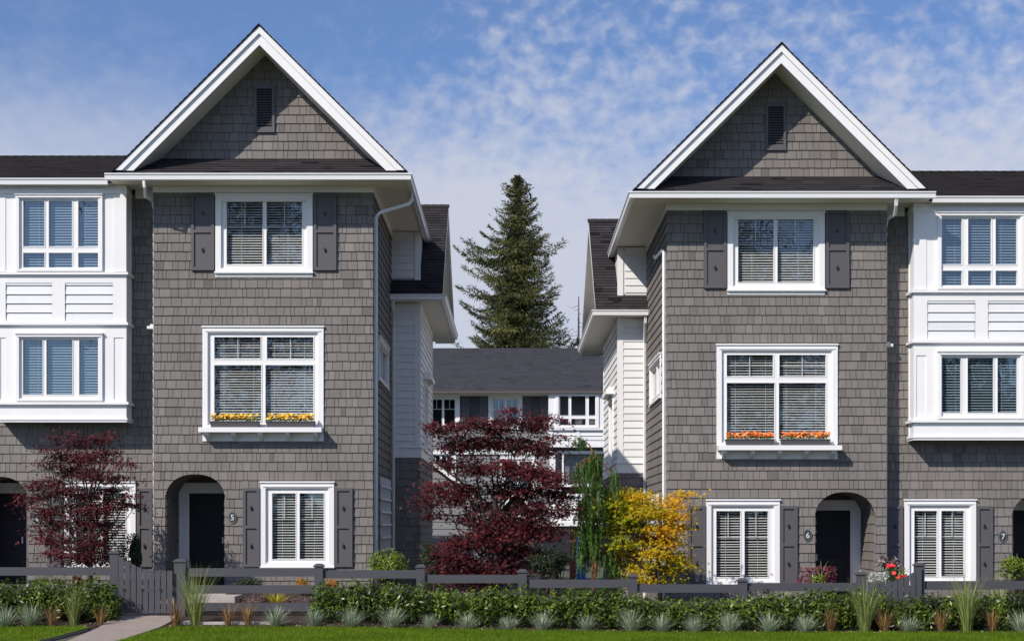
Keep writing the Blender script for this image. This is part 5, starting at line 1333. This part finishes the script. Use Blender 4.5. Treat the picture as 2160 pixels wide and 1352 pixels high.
def planter(l, r_, top, dz, petal, label, group, seed, mir):
    global MIR
    MIR = False
    x0, x1 = X(l, 35.7), X(r_, 35.7)
    if mir: x0, x1 = 2 * MX - x1, 2 * MX - x0
    zb = Z(903, 36) + dz + .001; zt = zb + .115; cx = (x0 + x1) / 2
    R = empty('window_box', (cx, 35.78, zb), label, 'planter', group); k = MB(WORLD)
    b0_ = [(x0 + .02, 35.70, zb), (x1 - .02, 35.70, zb), (x1 - .02, 35.86, zb), (x0 + .02, 35.86, zb)]; t0 = [(x0, 35.67, zt), (x1, 35.67, zt), (x1, 35.89, zt), (x0, 35.89, zt)]
    k.hull(b0_, t0); k.box(x0 - .01, x1 + .01, zt, zt + .015, -35.9, -35.66); k.build('box', charcoal, R)
    leaves_at(R, x0 + .02, x1 - .02, 35.66, 35.88, zt + .0, zt + .13, laurel_m, seed, 420); flowers(R, x0 + .02, x1 - .02, 35.64, 35.86, zt + .01, petal, seed + 1, 115, .034, .155)['kind'] = 'stuff'
planter(443, 546, 888, 0, petal_y, 'grey window box of yellow flowers, left one on the ledge of house 5', 'window boxes of yellow flowers', 1, False)
planter(561, 663, 888, 0, petal_y, 'grey window box of yellow flowers, right one on the ledge of house 5', 'window boxes of yellow flowers', 3, False)
planter(443, 546, 888, DZ, petal_o, 'grey window box of orange flowers, right one on the ledge of house 6', 'window boxes of orange flowers', 5, True)
planter(561, 663, 888, DZ, petal_o, 'grey window box of orange flowers, left one on the ledge of house 6', 'window boxes of orange flowers', 7, True)

def pot(label, px, Y, rimpy, seed, kind):
    x = X(px, Y); g_ = gz(x, Y); zt = Z(rimpy, Y); R = empty('flower_pot', (x, Y, g_), label, 'plant pot'); k = MB()
    rr = .26; k.lathe((x, Y, g_), [(rr * .6, 0), (rr * .8, (zt - g_) * .5), (rr, zt - g_ - .04), (rr * 1.08, zt - g_ - .04), (rr * 1.08, zt - g_), (rr * .9, zt - g_), (rr * .9, zt - g_ - .03)]); k.build('pot', charcoal, R, smooth=False)
    return R, x, zt
R, x, zt = pot('dark pot of burgundy foliage and arching grass left of door 6', 1725, 34.9, 1228, 1, 0)
leaves_at(R, x - .42, x + .02, 34.75, 35.0, zt - .05, zt + .32, burgundy_m, 2, 330, (.04, .08), 'burgundy_leaves'); leaves_at(R, x + .0, x + .38, 34.8, 35.1, zt, zt + .34, burgundy_m, 12, 300, (.04, .08), 'burgundy_leaves')
leaves_at(R, x - .15, x + .12, 34.65, 34.8, zt - .05, zt + .14, rhodo_m, 3, 120, (.05, .09), 'green_leaves')
g1 = tuft_mesh('arching_grass', 26, .62, .7, .007, .9, 44, tall_m, 6, .03); g1.parent = R; g1.location = (.08, -.05, zt - R.location.z); g1.rotation_euler = (0, 0, 1)
R, x, zt = pot('dark pot of silver leaves and red flowers right of door 6, beside the curved gate', 1880, 34.6, 1228, 2, 1)
leaves_at(R, x - .48, x - .1, 34.3, 34.6, zt - .05, zt + .22, silver_m, 5, 200, (.05, .1), 'silver_leaves'); leaves_at(R, x - .15, x + .32, 34.4, 34.7, zt, zt + .30, laurel_m, 6, 260, (.04, .08), 'green_leaves')
[flowers(R, x - .12 + i * .022, x - .1 + i * .022, 34.38, 34.5, zt + .26, petal_r, 70 + i, 1, .045, .1, 'bloom') for i in range(6)]; [flowers(R, x + i * .08, x + .04 + i * .08, 34.38, 34.5, zt + .02, petal_r, 90 + i, 1, .05, .18, 'bloom') for i in range(4)]
leaves_at(R, x - .25, x + .2, 34.7, 34.9, zt + .3, zt + .52, heather_m, 8, 60, (.1, .2), 'bronze_leaves')

# trees across the road, behind the viewer (seen mirrored in the panes)
def street_tree(x, y, h, seed, label):
    r = np.random.RandomState(seed); g_ = gz(x, y); R = empty('street_tree', (x, y, g_), label, 'tree'); k = MB(); k.tube([(x, y, g_), (x, y, g_ + h * .5), (x + .2, y, g_ + h * .9)], [.3, .2, .05], 8)
    V = []; T_ = []
    for i in range(60):
        d = r.normal(size=3); d /= np.linalg.norm(d); c = np.array([x, y, g_ + h * .62]) + d * np.array([h * .3, h * .3, h * .36]) * r.uniform(.4, 1); n = 230; C = c + r.normal(size=(n, 3)) * h * .05
        a, b, nn = rot_frames(r.normal(size=(n, 3)), r); V.append(leaf_quads(C, a, b, nn, r.uniform(.18, .32, n), r.uniform(.12, .2, n), .1, r)); T_.append(r.uniform(0, 1, n))
        if i % 4 == 0: k.tube([(x, y, g_ + h * .4), tuple(c)], [.1, .03], 5)
    k.build('trunk', bark_m, R); npmesh('crown', np.concatenate(V), 4, np.concatenate(T_), dark_leaf, R)
street_tree(-12.5, -9, 22, 1, 'tall broad tree across the road, mirrored in the windows of house 5')
street_tree(12.5, -10, 20, 2, 'tall tree across the road, mirrored in the windows of house 6')
street_tree(21.5, -12, 13, 3, 'smaller tree across the road, mirrored in the bay of house 7')
foliage('added_foliage_row', 'unseen dark foliage row added behind the viewer to darken the lower panes', 'hedge', [(x_, -18, 1.2, 3.2, 1.2, 2.6) for x_ in range(-36, 37, 4)], dark_leaf, 91, n_per=45, leaf=(.3, .5), wr=.6)  # unseen, added to keep bright low sky out of the lower pane reflections
